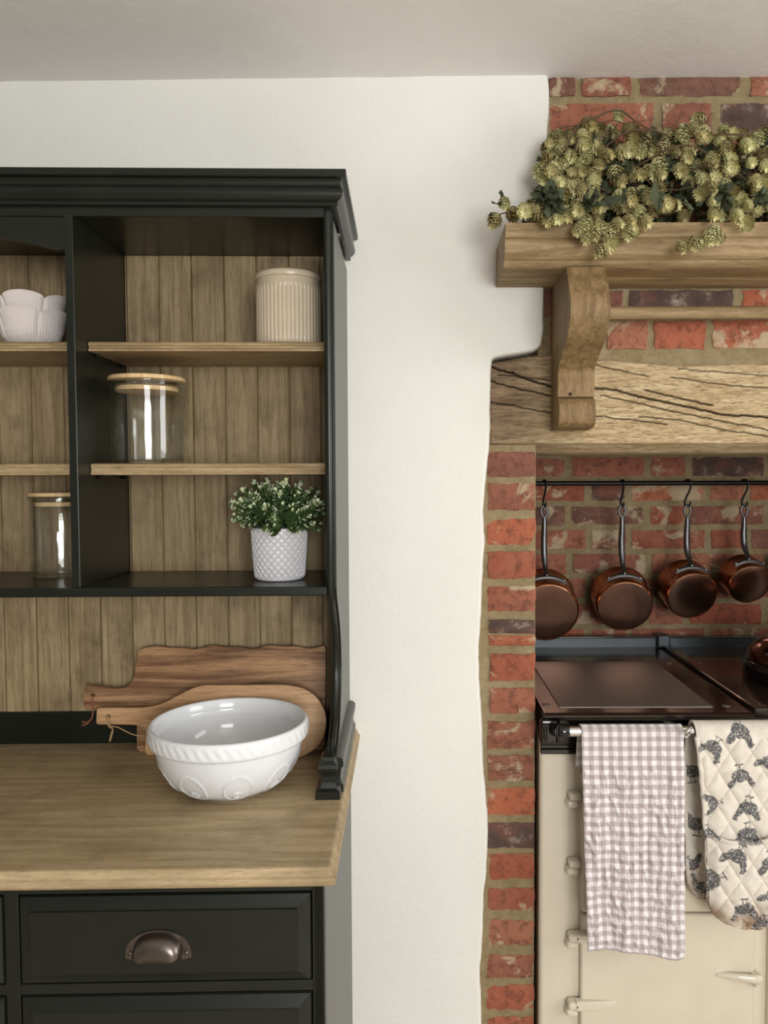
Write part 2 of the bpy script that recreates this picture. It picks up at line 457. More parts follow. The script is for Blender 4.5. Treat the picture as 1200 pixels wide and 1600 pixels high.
# ---- other walls of the room (behind and beside the camera), each with its opening
def wall_with_opening(name, along, fixed, a0, a1, o0, o1, z0, z1, thick):
    """wall in plane x=fixed or y=fixed spanning a0..a1 with an opening o0..o1, z0..z1"""
    bm = bmesh.new()
    segs = [(a0, o0, 0, 2.45), (o1, a1, 0, 2.45), (o0, o1, 0, z0), (o0, o1, z1, 2.45)]
    for s0, s1, b0, b1 in segs:
        t = bm_box(s0, s1, min(fixed, fixed + thick), max(fixed, fixed + thick), b0, b1, 0) if along == 'x' else bm_box(min(fixed, fixed + thick), max(fixed, fixed + thick), s0, s1, b0, b1, 0)
        me = bpy.data.meshes.new('t'); t.to_mesh(me); t.free(); bm.from_mesh(me); bpy.data.meshes.remove(me)
    return struct(bobj(name, bm, M['room'], None))
wall_with_opening('wall_rear', 'x', YR, XL, XR, .2, 1.7, .92, 2.08, -.1)
wall_with_opening('wall_right', 'y', XR, YR, YF, -.5, .8, .92, 2.08, .1)
struct(box('wall_left', XL - .1, XL, YR - .1, YF, 0, 2.45, M['room'], None, 0))
M['winframe'] = m_plain('white_window_paint', (.8, .8, .78, 1), .4)
def window(name, along, fixed, o0, o1, z0, z1, out):
    w = struct(thing(name, 'x', 'window', (0, 0, 0))); del w['label']; del w['category']
    def bar(nm, a0, a1, b0, b1, m, d0=.03, d1=.07):
        f0, f1 = sorted((fixed + out * d0, fixed + out * d1))
        return box(nm, a0, a1, f0, f1, b0, b1, m, w, .003) if along == 'x' else box(nm, f0, f1, a0, a1, b0, b1, m, w, .003)
    bar('window_frame', o0, o0 + .05, z0, z1, M['winframe']); bar('window_frame', o1 - .05, o1, z0, z1, M['winframe'])
    bar('window_frame', o0 + .05, o1 - .05, z0, z0 + .05, M['winframe']); bar('window_frame', o0 + .05, o1 - .05, z1 - .05, z1, M['winframe'])
    n = 3; L = (o1 - o0 - .1) / n
    for k in range(n):
        bar('window_pane', o0 + .05 + k * L + .012, o0 + .05 + (k + 1) * L - .012, z0 + .05, z1 - .05, M['glass'], .046, .05)
        if k: bar('glazing_bar', o0 + .05 + k * L - .012, o0 + .05 + k * L + .012, z0 + .05, z1 - .05, M['winframe'])
window('window_1', 'x', YR, .2, 1.7, .92, 2.08, -1)
window('window_2', 'y', XR, -.5, .8, .92, 2.08, 1)

# ================================================================== BRICKWORK
FACE = 1.700      # brick face of pier and chimney breast
BACK = 2.335      # brick face at the back of the alcove
def brick_mesh(name, L, H, D, seed, mat):
    """front face (towards -y) with worn arrises, 6x3 cells"""
    r = random.Random(seed); nx, nzc = 7, 4
    V, Fc = [], []
    idx = {}
    for j in range(nzc + 1):
        for i in range(nx + 1):
            u, v = i / nx, j / nzc
            x = (u - .5) * L; z = (v - .5) * H
            edge = (i in (0, nx)) or (j in (0, nzc))
            y = r.uniform(-.0012, .0012)
            if edge:
                y += .0035 + r.uniform(0, .002)
                if i in (0, nx): x += (-1 if i else 1) * r.uniform(0, .005)
                if j in (0, nzc): z += (-1 if j else 1) * r.uniform(0, .0035)
            idx[i, j] = len(V); V.append((x, y, z))
    for j in range(nzc):
        for i in range(nx):
            Fc.append((idx[i, j], idx[i + 1, j], idx[i + 1, j + 1], idx[i, j + 1]))
    ring = [(i, 0) for i in range(nx + 1)] + [(nx, j) for j in range(1, nzc + 1)] + [(i, nzc) for i in range(nx - 1, -1, -1)] + [(0, j) for j in range(nzc - 1, 0, -1)]
    b0 = len(V)
    for k in ring: V.append((V[idx[k]][0], D, V[idx[k]][2]))
    m = len(ring)
    for a in range(m):
        Fc.append((idx[ring[a]], b0 + a, b0 + (a + 1) % m, idx[ring[(a + 1) % m]]))
    Fc.append(tuple(b0 + a for a in range(m)))
    me = bpy.data.meshes.new(name); me.from_pydata(V, [], Fc); me.materials.append(mat)
    me.polygons.foreach_set('use_smooth', [True] * len(me.polygons))
    me.update()
    try: me.set_sharp_from_angle(angle=radians(50))
    except Exception: pass
    return me
BR = {}
for kind, L in (('s', .222), ('h', .108)):
    for dk in (0, 1):
        BR[kind, dk] = [brick_mesh('brick', L, .0605, .045, 100 * dk + 7 * q + len(kind) + int(L * 1000), M['brick_dark' if dk else 'brick']) for q in range(5)]
def put_brick(parent, xc, zc, L, H, Yf, r, dark=False):
    kind = 's' if L > .15 else 'h'; base = .222 if kind == 's' else .108
    o = bpy.data.objects.new('brick', r.choice(BR[kind, 1 if dark else 0]))
    o.location = (xc, Yf + r.uniform(-.0025, .0015), zc)
    flip = r.random() < .5
    o.scale = (L / base, 1, H / .0605)
    o.rotation_euler = (r.uniform(-.012, .012), r.uniform(-.008, .008), r.uniform(-.008, .008))
    return link(o, parent)
def mortar_bed(name, x0, x1, z0, z1, Yf, mat, depth=.06, cell=.012):
    nu = max(2, int((x1 - x0) / cell)); nv = max(2, int((z1 - z0) / cell))
    def f(u, v):
        x = x0 + u * (x1 - x0); z = z0 + v * (z1 - z0)
        return (x, Yf + .0028 * nz(x * 45, z * 45, 2) + .0015 * nz(x * 120, z * 120, 5), z)
    o = grid(name, f, nu, nv, mat)
    o.modifiers.new('solid', 'SOLIDIFY').thickness = -depth
    o.modifiers['solid'].offset = -1
    return o
# ---- pier beside the range
pier = struct(mortar_bed('wall_pier', .118, .2585, 0, 1.562, FACE + .006, M['mortar'], -.03))
prow = [(705, 746, 0), (754, 798, 0), (809, 853, 0), (861, 905, 0), (915, 957, 0), (968, 991, 1), (993, 1010, 0), (1021, 1065, 0), (1075, 1116, 0), (1127, 1171, 0), (1180, 1222, 0),
        (1231, 1275, 0), (1285, 1328, 1), (1335, 1377, 0), (1388, 1425, 0), (1437, 1480, 0), (1492, 1531, 0), (1540, 1582, 0)]
rr = random.Random(21)
zlast = None
for y0, y1, dk in prow:
    za, zb = pz(y1, FACE), pz(y0, FACE); zlast = za
    xl = px_(rr.uniform(758, 763), 1000, FACE); xr = .2585
    put_brick(pier, (xl + xr) / 2 + .0015, (za + zb) / 2, xr - xl, zb - za, FACE, rr, dk)
z = zlast - .012
while z > .05:
    xl = px_(rr.uniform(756, 764), 1000, FACE); put_brick(pier, (xl + .2585) / 2, z - .031, .2585 - xl, .062, FACE, rr); z -= .0735
# the return of the pier inside the alcove: mortared core faced with stretchers and headers
box('jamb_core', .13, .2525, FACE + .012, BACK + .01, 0, 1.545, M['mortar'], pier, .002)
zr = [((pz(y1, FACE) + pz(y0, FACE)) / 2, pz(y0, FACE) - pz(y1, FACE)) for y0, y1, dk in prow if y1 - y0 > 30]
rj = random.Random(8)
zr += [(zlast - .043 - .0735 * k, .062) for k in range(6)]
for i, (zc, hh) in enumerate(zr):
    y = FACE + .052; k = 's' if i % 2 else 'h'
    while y < BACK - .02:
        L = min(.222 if k == 's' else .105, BACK - .004 - y)
        if L > .03:
            o = put_brick(pier, .2585, zc, L, hh, y + L / 2, rj, rj.random() < .08)
            o.location.x = .2580 + rj.uniform(-.002, .001); o.location.y = y + L / 2; o.rotation_euler.z += pi / 2
        y += L + .013; k = 'h' if k == 's' else 's'
# ---- chimney breast above the beam
chim = struct(mortar_bed('wall_chimney', .262, 2.05, 1.70, 2.42, FACE + .006, M['mortar'], -.05))
crow = [(523, 45), (474, 43), (425, 43), (377, 43), (328, 43), (279, 43), (231, 43), (182, 44), (133, 32)]
starts = {0: [(-1, 'h', 858, 940), (0, 's', 948, 1013), (1, 'h', 1022, 1104), (2, 's', 1114, 1280)],
          1: [(0, 's', 850, 975), (1, 's', 983, 1148), (2, 'h', 1160, 1242)],
          7: [(0, 's', 858, 1022), (1, 'h', 1034, 1115), (2, 's', 1125, 1290)],
          8: [(0, 'h', 858, 900), (1, 'h', 908, 988), (2, 's', 998, 1158), (3, 'h', 1172, 1252)]}
for i, (yc, hh) in enumerate(crow):
    z = pz(yc, FACE, 1000); H = hh * FACE / 1200
    if i in starts:
        xe = 0
        for _, k, a, b in starts[i]:
            xa, xb = px_(a, yc, FACE), px_(b, yc, FACE)
            put_brick(chim, (xa + xb) / 2, z, xb - xa, H, FACE, rr, (i == 1 and k == 's' and a > 980) or (i == 7 and a == 1125) or (i == 8 and a == 998 and False))
            xe = xb
        kk = 'h' if starts[i][-1][1] == 's' else 's'
    else:
        xe = .272; kk = 's' if i % 2 else 'h'
    while xe < 1.9:
        L = .230 if kk == 's' else .112
        put_brick(chim, xe + .014 + L / 2, z, L, H, FACE, rr, rr.random() < .1); xe += L + .014
        kk = 'h' if kk == 's' else 's'
# ---- alcove: brick back, plain mortared sides, smoke void closed above
alc = struct(mortar_bed('wall_alcove', .2, 1.75, .55, 1.95, BACK + .006, M['mortar'], -.08))
rowy = [(729.5, 31), (767.5, 31), (805.5, 31), (843, 31), (881, 32), (919, 32), (960, 34), (996, 28), (1032, 30)]
A_start = 882.0; D_start = 908.0
for i, (yc, hh) in enumerate([(654, 31), (692, 31)] + rowy):
    z = pz(yc, BACK, 1000); H = hh * BACK / 1200
    odd = i % 2 == 1            # rows at 692, 767, 843... start with the header offset
    sx = 115 * BACK / 1200; hx = 55 * BACK / 1200; jx = 8.5 * BACK / 1200
    x = px_((709 if not odd else 735) + rr.uniform(-4, 4), yc, BACK); k = 's' if not odd else 'h'
    # Flemish bond: stretcher, header, stretcher ...
    while x < 1.65:
        L = sx if k == 's' else hx
        put_brick(alc, x + L / 2, z, L, H, BACK, rr, (i == 2 and k == 's' and .75 < x < .95) or rr.random() < .05)
        x += L + jx; k = 'h' if k == 's' else 's'
struct(mortar_bed('wall_alcove_right', 0, .62, 0, 1.56, 0, M['mortar'], -.03)).matrix_world = Matrix.Translation((1.62, FACE + .006, 0)) @ Matrix.Rotation(-pi / 2, 4, 'Z')
struct(box('wall_right_pier', 1.62, 2.05, FACE + .012, BACK, 0, 1.56, M['mortar'], None, .004))
struct(box('ceiling_flue', .12, 2.05, FACE + .3, BACK + .1, 1.90, 1.95, M['mortar'], None, 0))

# ---- oak beam: hewn face with checks and splits, chamfered lower arris
def build_beam():
    x0, x1 = .1505, 1.85
    def topz(x):
        p = [(.14, 1.735), (.19, 1.742), (.24, 1.752), (.29, 1.757), (.36, 1.748), (.44, 1.744), (.5, 1.738), (.56, 1.733), (.66, 1.735), (.8, 1.737), (1.9, 1.74)]
        for (a, za), (b, zb) in zip(p, p[1:]):
            if a <= x <= b: return za + (zb - za) * (x - a) / (b - a)
        return 1.74
    def C(pts, w, d): return ([(px_(a, b, FACE), pz(b, FACE, a)) for a, b in pts], w, d)
    cracks = [C([(765, 572), (800, 583), (835, 597), (860, 603), (925, 606), (960, 609), (1000, 620), (1040, 628), (1080, 637), (1130, 648), (1200, 652), (1300, 660)], .0032, .013),
              C([(764, 594), (800, 605), (858, 618)], .0022, .008), C([(764, 628), (800, 634), (858, 645)], .0018, .006),
              C([(930, 570), (970, 580), (1010, 588)], .0014, .004), C([(940, 618), (990, 628), (1040, 640), (1110, 655), (1200, 672)], .0016, .006),
              C([(930, 650), (980, 655), (1040, 662)], .0016, .006), C([(1010, 610), (1060, 622), (1110, 633)], .0026, .008),
              C([(1000, 650), (1060, 656), (1130, 672), (1200, 682)], .0014, .005), C([(1050, 590), (1100, 597), (1160, 604), (1200, 606)], .0014, .004),
              C([(780, 585), (820, 590), (858, 594)], .0012, .004), C([(1060, 577), (1120, 580), (1200, 588)], .0012, .003)]
    def crack_at(x, z):
        best = 0.0; dep = 0.0
        for pts, w, d in cracks:
            for (ax, az), (bx, bz) in zip(pts, pts[1:]):
                if ax - .004 <= x <= bx + .004:
                    t = max(0, min(1, (x - ax) / (bx - ax))); zc = az + (bz - az) * t + .0025 * nz(x * 60, az * 9) + .001 * nz(x * 200, 3)
                    ww = max(.0016, w * (.75 + .5 * abs(nz(x * 30, 8.8))))
                    k = max(0.0, 1 - abs(z - zc) / ww)
                    if k > best: best = k
                    dep = max(dep, d * min(1, k * 1.5))
        return best, dep
    nu, nv = 620, 150
    cr = {}
    prof = lambda v: v
    def f(u, v):
        x = x0 + (u ** 1.25) * (x1 - x0)
        zt = topz(x); zf = 1.558; zb = 1.538
        if v < .10:                                   # chamfer
            t = v / .10; z = zb + (zf - zb) * t; y = FACE + .05 - .052 * t
        elif v > .95:
            t = (v - .95) / .05; z = zt - .010 + .010 * t; y = FACE - .002 + .02 * t * t
        else:
            t = (v - .10) / .85; z = zf + (zt - .010 - zf) * t; y = FACE - .002
        y += .004 * nz(x * 5, z * 12, 1) + .0022 * nz(x * 14, z * 110, 2) + .0012 * nz(x * 40, z * 260, 4)
        k, d = (0, 0) if v < .1 else crack_at(x, z)
        y += d
        if x < x0 + .012: y += .012 * (1 - (x - x0) / .012) ** 2
        cr[(round(u * nu), round(v * nv))] = min(1, k * 1.6)
        return (x, y, z)
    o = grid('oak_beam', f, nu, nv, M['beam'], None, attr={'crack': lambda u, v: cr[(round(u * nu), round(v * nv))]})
    # close to a solid: back, top, underside and left end
    me = o.data; bm = bmesh.new(); bm.from_mesh(me); bm.verts.ensure_lookup_table()
    def row(j): return [bm.verts[j * (nu + 1) + i] for i in range(nu + 1)]
    bot, topr = row(0), row(nv)
    bb = [bm.verts.new((v.co.x, FACE + .29, 1.54)) for v in bot]; tb = [bm.verts.new((v.co.x, FACE + .29, 1.74)) for v in topr]
    for i in range(nu):
        bm.faces.new((bb[i], bb[i + 1], bot[i + 1], bot[i])); bm.faces.new((topr[i], topr[i + 1], tb[i + 1], tb[i])); bm.faces.new((tb[i], tb[i + 1], bb[i + 1], bb[i]))
    bm.verts.ensure_lookup_table()
    for i, cdir in ((0, 1), (nu, -1)):
        colv = [bm.verts[j * (nu + 1) + i] for j in range(nv + 1)]
        bm.faces.new(colv + [tb[i], bb[i]])
    bmesh.ops.recalc_face_normals(bm, faces=bm.faces[:])
    bm.to_mesh(me); bm.free(); shade_auto(o, 60)
    return tag(o, 'long bleached oak lintel beam with deep splits above the copper pans', 'beam')
beam = build_beam()

# ================================================================== DRESSER BASE
DL = -1.545        # left end of the dresser in its own frame
base = thing('dresser_sideboard', 'black-green dresser sideboard with drawers and a waxed pale wooden worktop', 'dresser', tuple(dw(0, 0, 0)), DA)
CF = -.25          # front of the carcass
cols = [(-.4372, -.0145), (-1.083, -.4612), (-1.53, -1.107)]
rows = [(.7455, .8765), (.5750, .7265), (.36, .556), (.12, .341)]
# carcass: ends, back, bottom, face frame of stiles and rails
box('side_panel', -.012, .0045, CF, .325, .06, .9035, M['paint'], base)
box('side_panel', DL, DL + .016, CF, .325, .06, .9035, M['paint'], base)
box('back_panel', DL + .016, -.012, .31, .325, .06, .9035, M['paint'], base, 0)
box('bottom_panel', DL + .016, -.012, CF + .02, .31, .06, .08, M['paint'], base, 0)
box('plinth', DL - .004, .0085, CF - .006, .325, 0.0, .06, M['paint'], base, .003)
for xa, xb in [(-.0145 + .0015, .0045), (-.4612 + .0015, -.4372 - .0015), (-1.107 + .0015, -1.083 - .0015), (DL, -1.53 - .0015)]:
    box('stile', xa, xb, CF, CF + .02, .06, .9035, M['paint'], base, .0012)
zs = [(.878, .9035), (.728, .744), (.5575, .5735), (.3425, .3585), (.06, .1185)]
for (xa, xb) in cols:
    for za, zb in zs: box('rail', xa - .0015, xb + .0015, CF + .0005, CF + .02, za, zb, M['paint'], base, .001)
def drawer_front(xa, xb, za, zb):
    """raised field, cove border, thin bead: nested rectangles"""
    rings = [(0, .018), (0, .002), (.0015, -.001), (.004, -.002), (.010, -.0045), (.018, -.0085), (.0195, -.0105), (.0215, -.0105)]
    V, Fc = [], []
    for ins, y in rings:
        for (x, z) in ((xa + ins, za + ins), (xb - ins, za + ins), (xb - ins, zb - ins), (xa + ins, zb - ins)): V.append((x, CF + y, z))
    for r in range(len(rings) - 1):
        for k in range(4): Fc.append((r * 4 + k, r * 4 + (k + 1) % 4, (r + 1) * 4 + (k + 1) % 4, (r + 1) * 4 + k))
    n = len(rings) - 1
    Fc.append((n * 4, n * 4 + 1, n * 4 + 2, n * 4 + 3)); Fc.append((3, 2, 1, 0))
    return mobj('drawer', V, Fc, M['paint'], base)
# cup pull (one mesh, shared)
def cup_pull_mesh():
    V, Fc = [], []
    W, Hh, Dp = .0345, .0275, .021           # dome half width, height, projection
    nu, nv = 28, 12
    # quarter-ellipsoid dome: opening faces down
    for j in range(nv + 1):
        ph = (pi / 2) * j / nv               # 0 at the plate, pi/2 at the front
        for i in range(nu + 1):
            th = pi * i / nu
            sx = abs(cos(th)) ** .8 * (1 if cos(th) > 0 else -1); sz = sin(th) ** .8
            sh = cos(ph) ** .55
            V.append((W * sx * sh if False else W * sx * (.45 + .55 * sh), -Dp * sin(ph) ** .8, Hh * sz * sh - .004 * sin(ph)))
    for j in range(nv):
        for i in range(nu): Fc.append((j * (nu + 1) + i, j * (nu + 1) + i + 1, (j + 1) * (nu + 1) + i + 1, (j + 1) * (nu + 1) + i))
    return V, Fc
pullV, pullF = cup_pull_mesh()
def add_pull(dr, xc, zc, y):
    o = mobj('cup_pull', pullV, pullF, M['bronze'], dr, True, (xc, y, zc))
    m = o.modifiers.new('s', 'SOLIDIFY'); m.thickness = .0016; m.offset = 1
    # back plate: half ellipse flange
    out = [(.0475 * cos(pi * k / 24), .0365 * sin(pi * k / 24) ** .9 - .004) for k in range(25)] + [(-.0475, -.008), (-.036, -.012), (-.030, -.006), (.030, -.006), (.036, -.012), (.0475, -.008)]
    prism('pull_flange', out, -.0022, .0, M['bronze'], dr, 'y', False, (xc, y, zc))
    for s in (-1, 1):
        V, Fc = lathe([(.0034, 0), (.0030, .0014), (.0016, .0023), (.0002, .0026)], 12)
        sc = mobj('screw', [(a, -c - .0022, b) for a, b, c in V], Fc, M['bronze'], dr, True, (xc + s * .0405, y, zc - .001))
for ci, (xa, xb) in enumerate(cols):
    for za, zb in rows:
        d = drawer_front(xa, xb, za, zb)
        add_pull(d, (xa + xb) / 2 - .008, (za + zb) / 2 - .0135, CF - .0105)
# worktop with rounded-over and chamfered edge
def worktop():
    x0, x1, y0, y1, zt, zb = DL - .02, .0255, -.2905, .3245, .930, .9035
    steps = [(0.016, zb), (0.005, zb + .0005), (.001, zb + .005), (0, zb + .010), (.0015, zb + .0135), (.004, zb + .0155), (.0055, zt - .006), (.0085, zt - .001), (.0115, zt)]
    V, Fc = [], []
    for ins, z in steps:
        for (x, y) in ((x0 + ins, y0 + ins), (x1 - ins, y0 + ins), (x1 - ins, y1), (x0 + ins, y1)): V.append((x, y, z))
    n = len(steps)
    for r in range(n - 1):
        for k in range(4): Fc.append((r * 4 + k, r * 4 + (k + 1) % 4, (r + 1) * 4 + (k + 1) % 4, (r + 1) * 4 + k))
    Fc.append(tuple((n - 1) * 4 + k for k in range(4))); Fc.append((3, 2, 1, 0))
    o = mobj('worktop', V, Fc, M['top'], base); o['label'] = 'waxed pale wooden worktop'
worktop()

# ================================================================== DRESSER RACK
rack = thing('dresser_rack', 'dark open shelf rack with tongue-and-groove back standing on the dresser worktop', 'shelf unit', tuple(dw(0, 0, .930)), DA)
RZ = -.930         # local z = world z - .930
def rbox(name, x0, x1, y0, y1, z0, z1, mat=None, bev=.0015): return box(name, x0, x1, y0, y1, z0 + RZ, z1 + RZ, mat or M['paint'], rack, bev)
# side panels: front edge curves back between the rack shelves and the worktop
def side_curve():
    return [(-.030, .930), (-.030, .985), (-.018, .999), (.022, 1.010), (.060, 1.035), (.088, 1.075), (.100, 1.12), (.092, 1.165), (.066, 1.21), (.034, 1.245), (.012, 1.268), (.004, 1.29)]
sc_ = sm2(side_curve(), 5)
prof = [(y + .008, z + RZ) for y, z in sc_] + [(.008, 1.93 + RZ), (.323, 1.93 + RZ), (.323, 0)]
for xa, xb in ((-.0125, .0035), (DL, DL + .016)):
    prism('side_panel', prof, xa, xb, M['paint'], rack, 'x')
# round front post following that curve, and its foot
cp = [(y + .006, z) for y, z in sm2([(-.018, .992), (-.004, 1.0), (.022, 1.012), (.060, 1.035), (.088, 1.075), (.100, 1.12), (.092, 1.165), (.066, 1.21), (.034, 1.245), (.012, 1.268), (.003, 1.29)], 6)]
for xc in (-.0075, DL + .0115):
    tube('post', [(xc, y, z + RZ) for y, z in cp] + [(xc, .007, 1.6 + RZ), (xc, .007, 1.944 + RZ)], .0075, M['paint'], rack, 14)
    rows_ = [(-.0255 - .004, 0), (-.0255 - .004, .014), (-.0225, .017), (-.0195, .026), (-.019, .036), (-.0205, .043), (-.0245, .046), (-.0255, .052), (-.0245, .058), (-.019, .064), (-.018, .070)]
    V, Fc = [], []
    for i, (e, z) in enumerate(rows_):
        w = -e - .008
        for (a, b) in ((xc - w - .001, e - .024), (xc + w - .002, e - .024), (xc + w - .002, .012), (xc - w - .001, .012)): V.append((a, b, z))
    for r in range(len(rows_) - 1):
        for k in range(4): Fc.append((r * 4 + k, r * 4 + (k + 1) % 4, (r + 1) * 4 + (k + 1) % 4, (r + 1) * 4 + k))
    n = len(rows_) - 1
    Fc.append(tuple(n * 4 + k for k in range(4))); Fc.append((3, 2, 1, 0))
    mobj('post_foot', V, Fc, M['paint'], rack)
# moulded skirt along the outside of each end
sk = [(.0035, 0), (.0155, 0), (.0155, .012), (.0125, .016), (.0105, .026), (.0115, .038), (.0125, .043), (.0155, .046), (.0160, .052), (.0150, .058), (.010, .062), (.0035, .063)]
prism('skirt_moulding', sk, -.02, .323, M['paint'], rack, 'y')
prism('skirt_moulding', [(DL + .0035 - a, b) for a, b in sk], -.02, .323, M['paint'], rack, 'y')
# tongue-and-groove planks at the back
pm = None
pitch = .0663; xk = -.0460; k0 = -.046 + pitch
def plank_mesh(w):
    c = .0035
    prof = [(-w / 2, .012), (-w / 2, c * .9), (-w / 2 + c, 0), (w / 2 - c, 0), (w / 2, c * .9), (w / 2, .012)]
    V = [(x, y, z) for z in (0, .941) for x, y in prof]; n = len(prof)
    Fc = [(i, (i + 1) % n, n + (i + 1) % n, n + i) for i in range(n)] + [tuple(range(n - 1, -1, -1)), tuple(range(n, 2 * n))]
    me = bpy.data.meshes.new('plank'); me.from_pydata(V, [], Fc); me.materials.append(M['plank']); me.update(); return me
pm = plank_mesh(pitch - .0008)
x = -.046 + pitch / 2
box('plank', -.046 + .0005, -.0128, .25, .262, .067, .067 + .941, M['plank'], rack, .001)
x = -.046 - pitch / 2
while x - pitch / 2 > DL + .016:
    o = bpy.data.objects.new('plank', pm); o.location = (x, .25 + rr.uniform(-.0008, .0008), .067); link(o, rack); x -= pitch
if x + pitch / 2 - (DL + .0165) > .01: box('plank', DL + .0165, x + pitch / 2 - .0005, .25, .262, .067, .067 + .941, M['plank'], rack, .001)
rbox('back_rail', DL + .016, -.0125, .244, .268, .930, .9975)
rbox('back_panel', DL + .016, -.0125, .268, .322, .935, 1.93, bev=0)
# top panel, face frame, dividers, fixed shelf
rbox('top_panel', DL + .016, -.0125, .012, .268, 1.9385, 1.951)
rbox('frieze_rail', DL + .016, -.0125, .0005, .014, 1.9335, 1.951)
dv = [(-.4586, -.4441), (-1.0925, -1.078)]
for xa, xb in dv: rbox('divider', xa, xb, 0, .25, 1.2915, 1.9385, bev=.001)
rbox('fixed_shelf', DL + .016, -.0125, -.002, .25, 1.2745, 1.2912, bev=.003)
# arched valance over the middle bay
def valance(xa, xb):
    zt = 1.9336 + RZ; zb = 1.8785 + RZ; n = 24
    low = [(xa, zb)] + [(xa + .018 + (xb - xa - .036) * k / n, zb + .034 * sin(pi * k / n) ** .8) for k in range(n + 1)] + [(xb, zb)]
    prism('valance', low + [(xb, zt), (xa, zt)], .004, .017, M['paint'], rack, 'y')
valance(-1.078, -.4586)
# shelves
def shelf(xa, xb, zt, th):
    y0 = .052
    pr = [(y0 + .006, zt), (y0 + .002, zt - .0012), (y0, zt - .004), (y0 + .0008, zt - .0065), (y0 + .0035, zt - .0085), (y0 + .0035, zt - .0115), (y0, zt - th + .003), (y0 + .0005, zt - th), (.2495, zt - th), (.2495, zt)]
    prism('shelf', [(a, b + RZ) for a, b in pr], xa + .0012, xb - .0012, M['shelf'], rack, 'x')
    for yy in (.085, .215):
        for xs, s in ((xa, 1), (xb, -1)):
            V, Fc = lathe([(.0035, -.001), (.0035, .006), (.0028, .0075)], 10, None, True, True)
            mobj('shelf_peg', [(c * s, a, b) for a, b, c in V], Fc, M['iron'], rack, True, (xs, yy, zt - th - .0036 + RZ))
bays = [(-.4441, -.0125), (-1.078, -.4586), (DL + .016, -1.0925)]
for bi, (xa, xb) in enumerate(bays):
    shelf(xa, xb, 1.7294, .0172); shelf(xa, xb, 1.5103, .021)
# cornice: moulding swept along front and both returns
def cornice():
    pr = [(0, 1.9495), (.0068, 1.9500), (.0085, 1.9515), (.0085, 1.9555), (.0080, 1.957), (.0135, 1.9605), (.0172, 1.9655), (.0182, 1.9705), (.0172, 1.9755), (.0135, 1.9805), (.0128, 1.9850), (.0135, 1.9890), (.0165, 1.9925), (.0235, 1.9945), (.0240, 1.9950), (.0240, 2.0060), (.0230, 2.0070), (0, 2.0070)]
    V, Fc = [], []; n = len(pr)
    for e, z in pr:
        z += RZ
        V += [(.0035 + e, .323, z), (.0035 + e, .0005 - e, z), (DL - e, .0005 - e, z), (DL - e, .323, z)]
    for r in range(n - 1):
        for k in range(3): Fc.append((r * 4 + k + 1, r * 4 + k, (r + 1) * 4 + k, (r + 1) * 4 + k + 1))
    Fc.append(tuple((n - 1) * 4 + k for k in range(4)))
    bm = bmesh.new(); vv = [bm.verts.new(v) for v in V]
    for f in Fc: bm.faces.new([vv[i] for i in f])
    bmesh.ops.recalc_face_normals(bm, faces=bm.faces[:])
    shade_auto(bobj('cornice', bm, M['paint'], rack), 30)
cornice()
#@@OBJECTS@@
# ================================================================== THINGS ON THE DRESSER
def on_dresser(name, label, cat, x, y, z, group=None, rot=0.0):
    return thing(name, label, cat, tuple(dw(x, y, z)), DA + rot, group)

# ---- fluted cream canister with lid, top shelf
def canister():
    t = on_dresser('storage_canister', 'cream fluted ceramic canister with a flat lid on the top shelf', 'canister', -.0925, .122, 1.7294)
    NF = 46; R = .0605
    pr = [(R - .006, 0), (R - .002, .0012), (R, .004)] + [(R, .004 + .0975 * k / 10) for k in range(1, 11)] + [(R + .0002, .1045)] + [(R + .0005, .1065), (R + .0005, .1135), (R - .0002, .1155), (R - .0005, .122), (R - .008, .122)]
    def dsp(r, z, th, i):
        if .003 < z < .106:
            k = abs(sin(th * NF / 2)) ** .55
            return r + .0017 * (k - .6), z
        if .1062 <= z <= .114:                       # row of little beads
            return r + .0011 * abs(sin(th * NF / 2)) * (1 - abs(z - .110) / .005), z
        return r, z
    V, Fc = lathe(pr, NF * 8, dsp, True, True)
    shade_auto(mobj('canister_body', V, Fc, M['canister'], t, True), 60)
    R2 = R + .0015
    V, Fc = lathe([(R2 - .002, .1222), (R2, .1232), (R2 + .0012, .127), (R2 + .001, .131), (R2 - .0005, .1335), (R2 - .004, .1352), (R2 - .012, .1362), (.001, .1368)], 96, None, True, True)
    shade_auto(mobj('lid', V, Fc, M['canister'], t, True), 40)
canister()

# ---- glass jars with bamboo lids
def jar(label, x, y, z, R, H):
    t = on_dresser('glass_jar', label, 'jar', x, y, z, 'glass jars with bamboo lids')
    w = .0024
    out = [(R - .006, 0), (R - .001, .001), (R, .004), (R, H * .5), (R, H - .012), (R + .0012, H - .008), (R + .0042, H - .004), (R + .0044, H - .001), (R + .003, H)]
    inn = [(R + .001, H), (R - w, H - .006), (R - w, H * .5), (R - w, .010), (R - w - .004, .0065), (.001, .006)]
    V, Fc = lathe(out + inn, 72, None, True, True)
    shade_auto(mobj('jar_body', V, Fc, M['glass'], t, True), 45)
    RL = R + .0042
    V, Fc = lathe([(RL - .002, H + .0008), (RL, H + .002), (RL, H + .0075), (RL - .0015, H + .009), (.001, H + .0092)], 96, None, True, True)
    lid = shade_auto(mobj('lid', V, Fc, M['bamboo'], t, True), 40)
    rp = R - w - .006
    V, Fc = lathe([(rp - .001, H - .018), (rp, H - .017), (rp, H - .0105), (rp - .001, H - .0095)], 72, None, True, True)
    shade_auto(mobj('lid_plug', V, Fc, M['bamboo'], lid, True), 40)
    V, Fc = lathe([(rp - .003, H - .0094), (R - w - .0003, H - .008), (R - w - .0003, H - .003), (rp - .003, H + .0006)], 72, None, True, True)
    shade_auto(mobj('lid_seal', V, Fc, M['glass'], lid, True), 40)
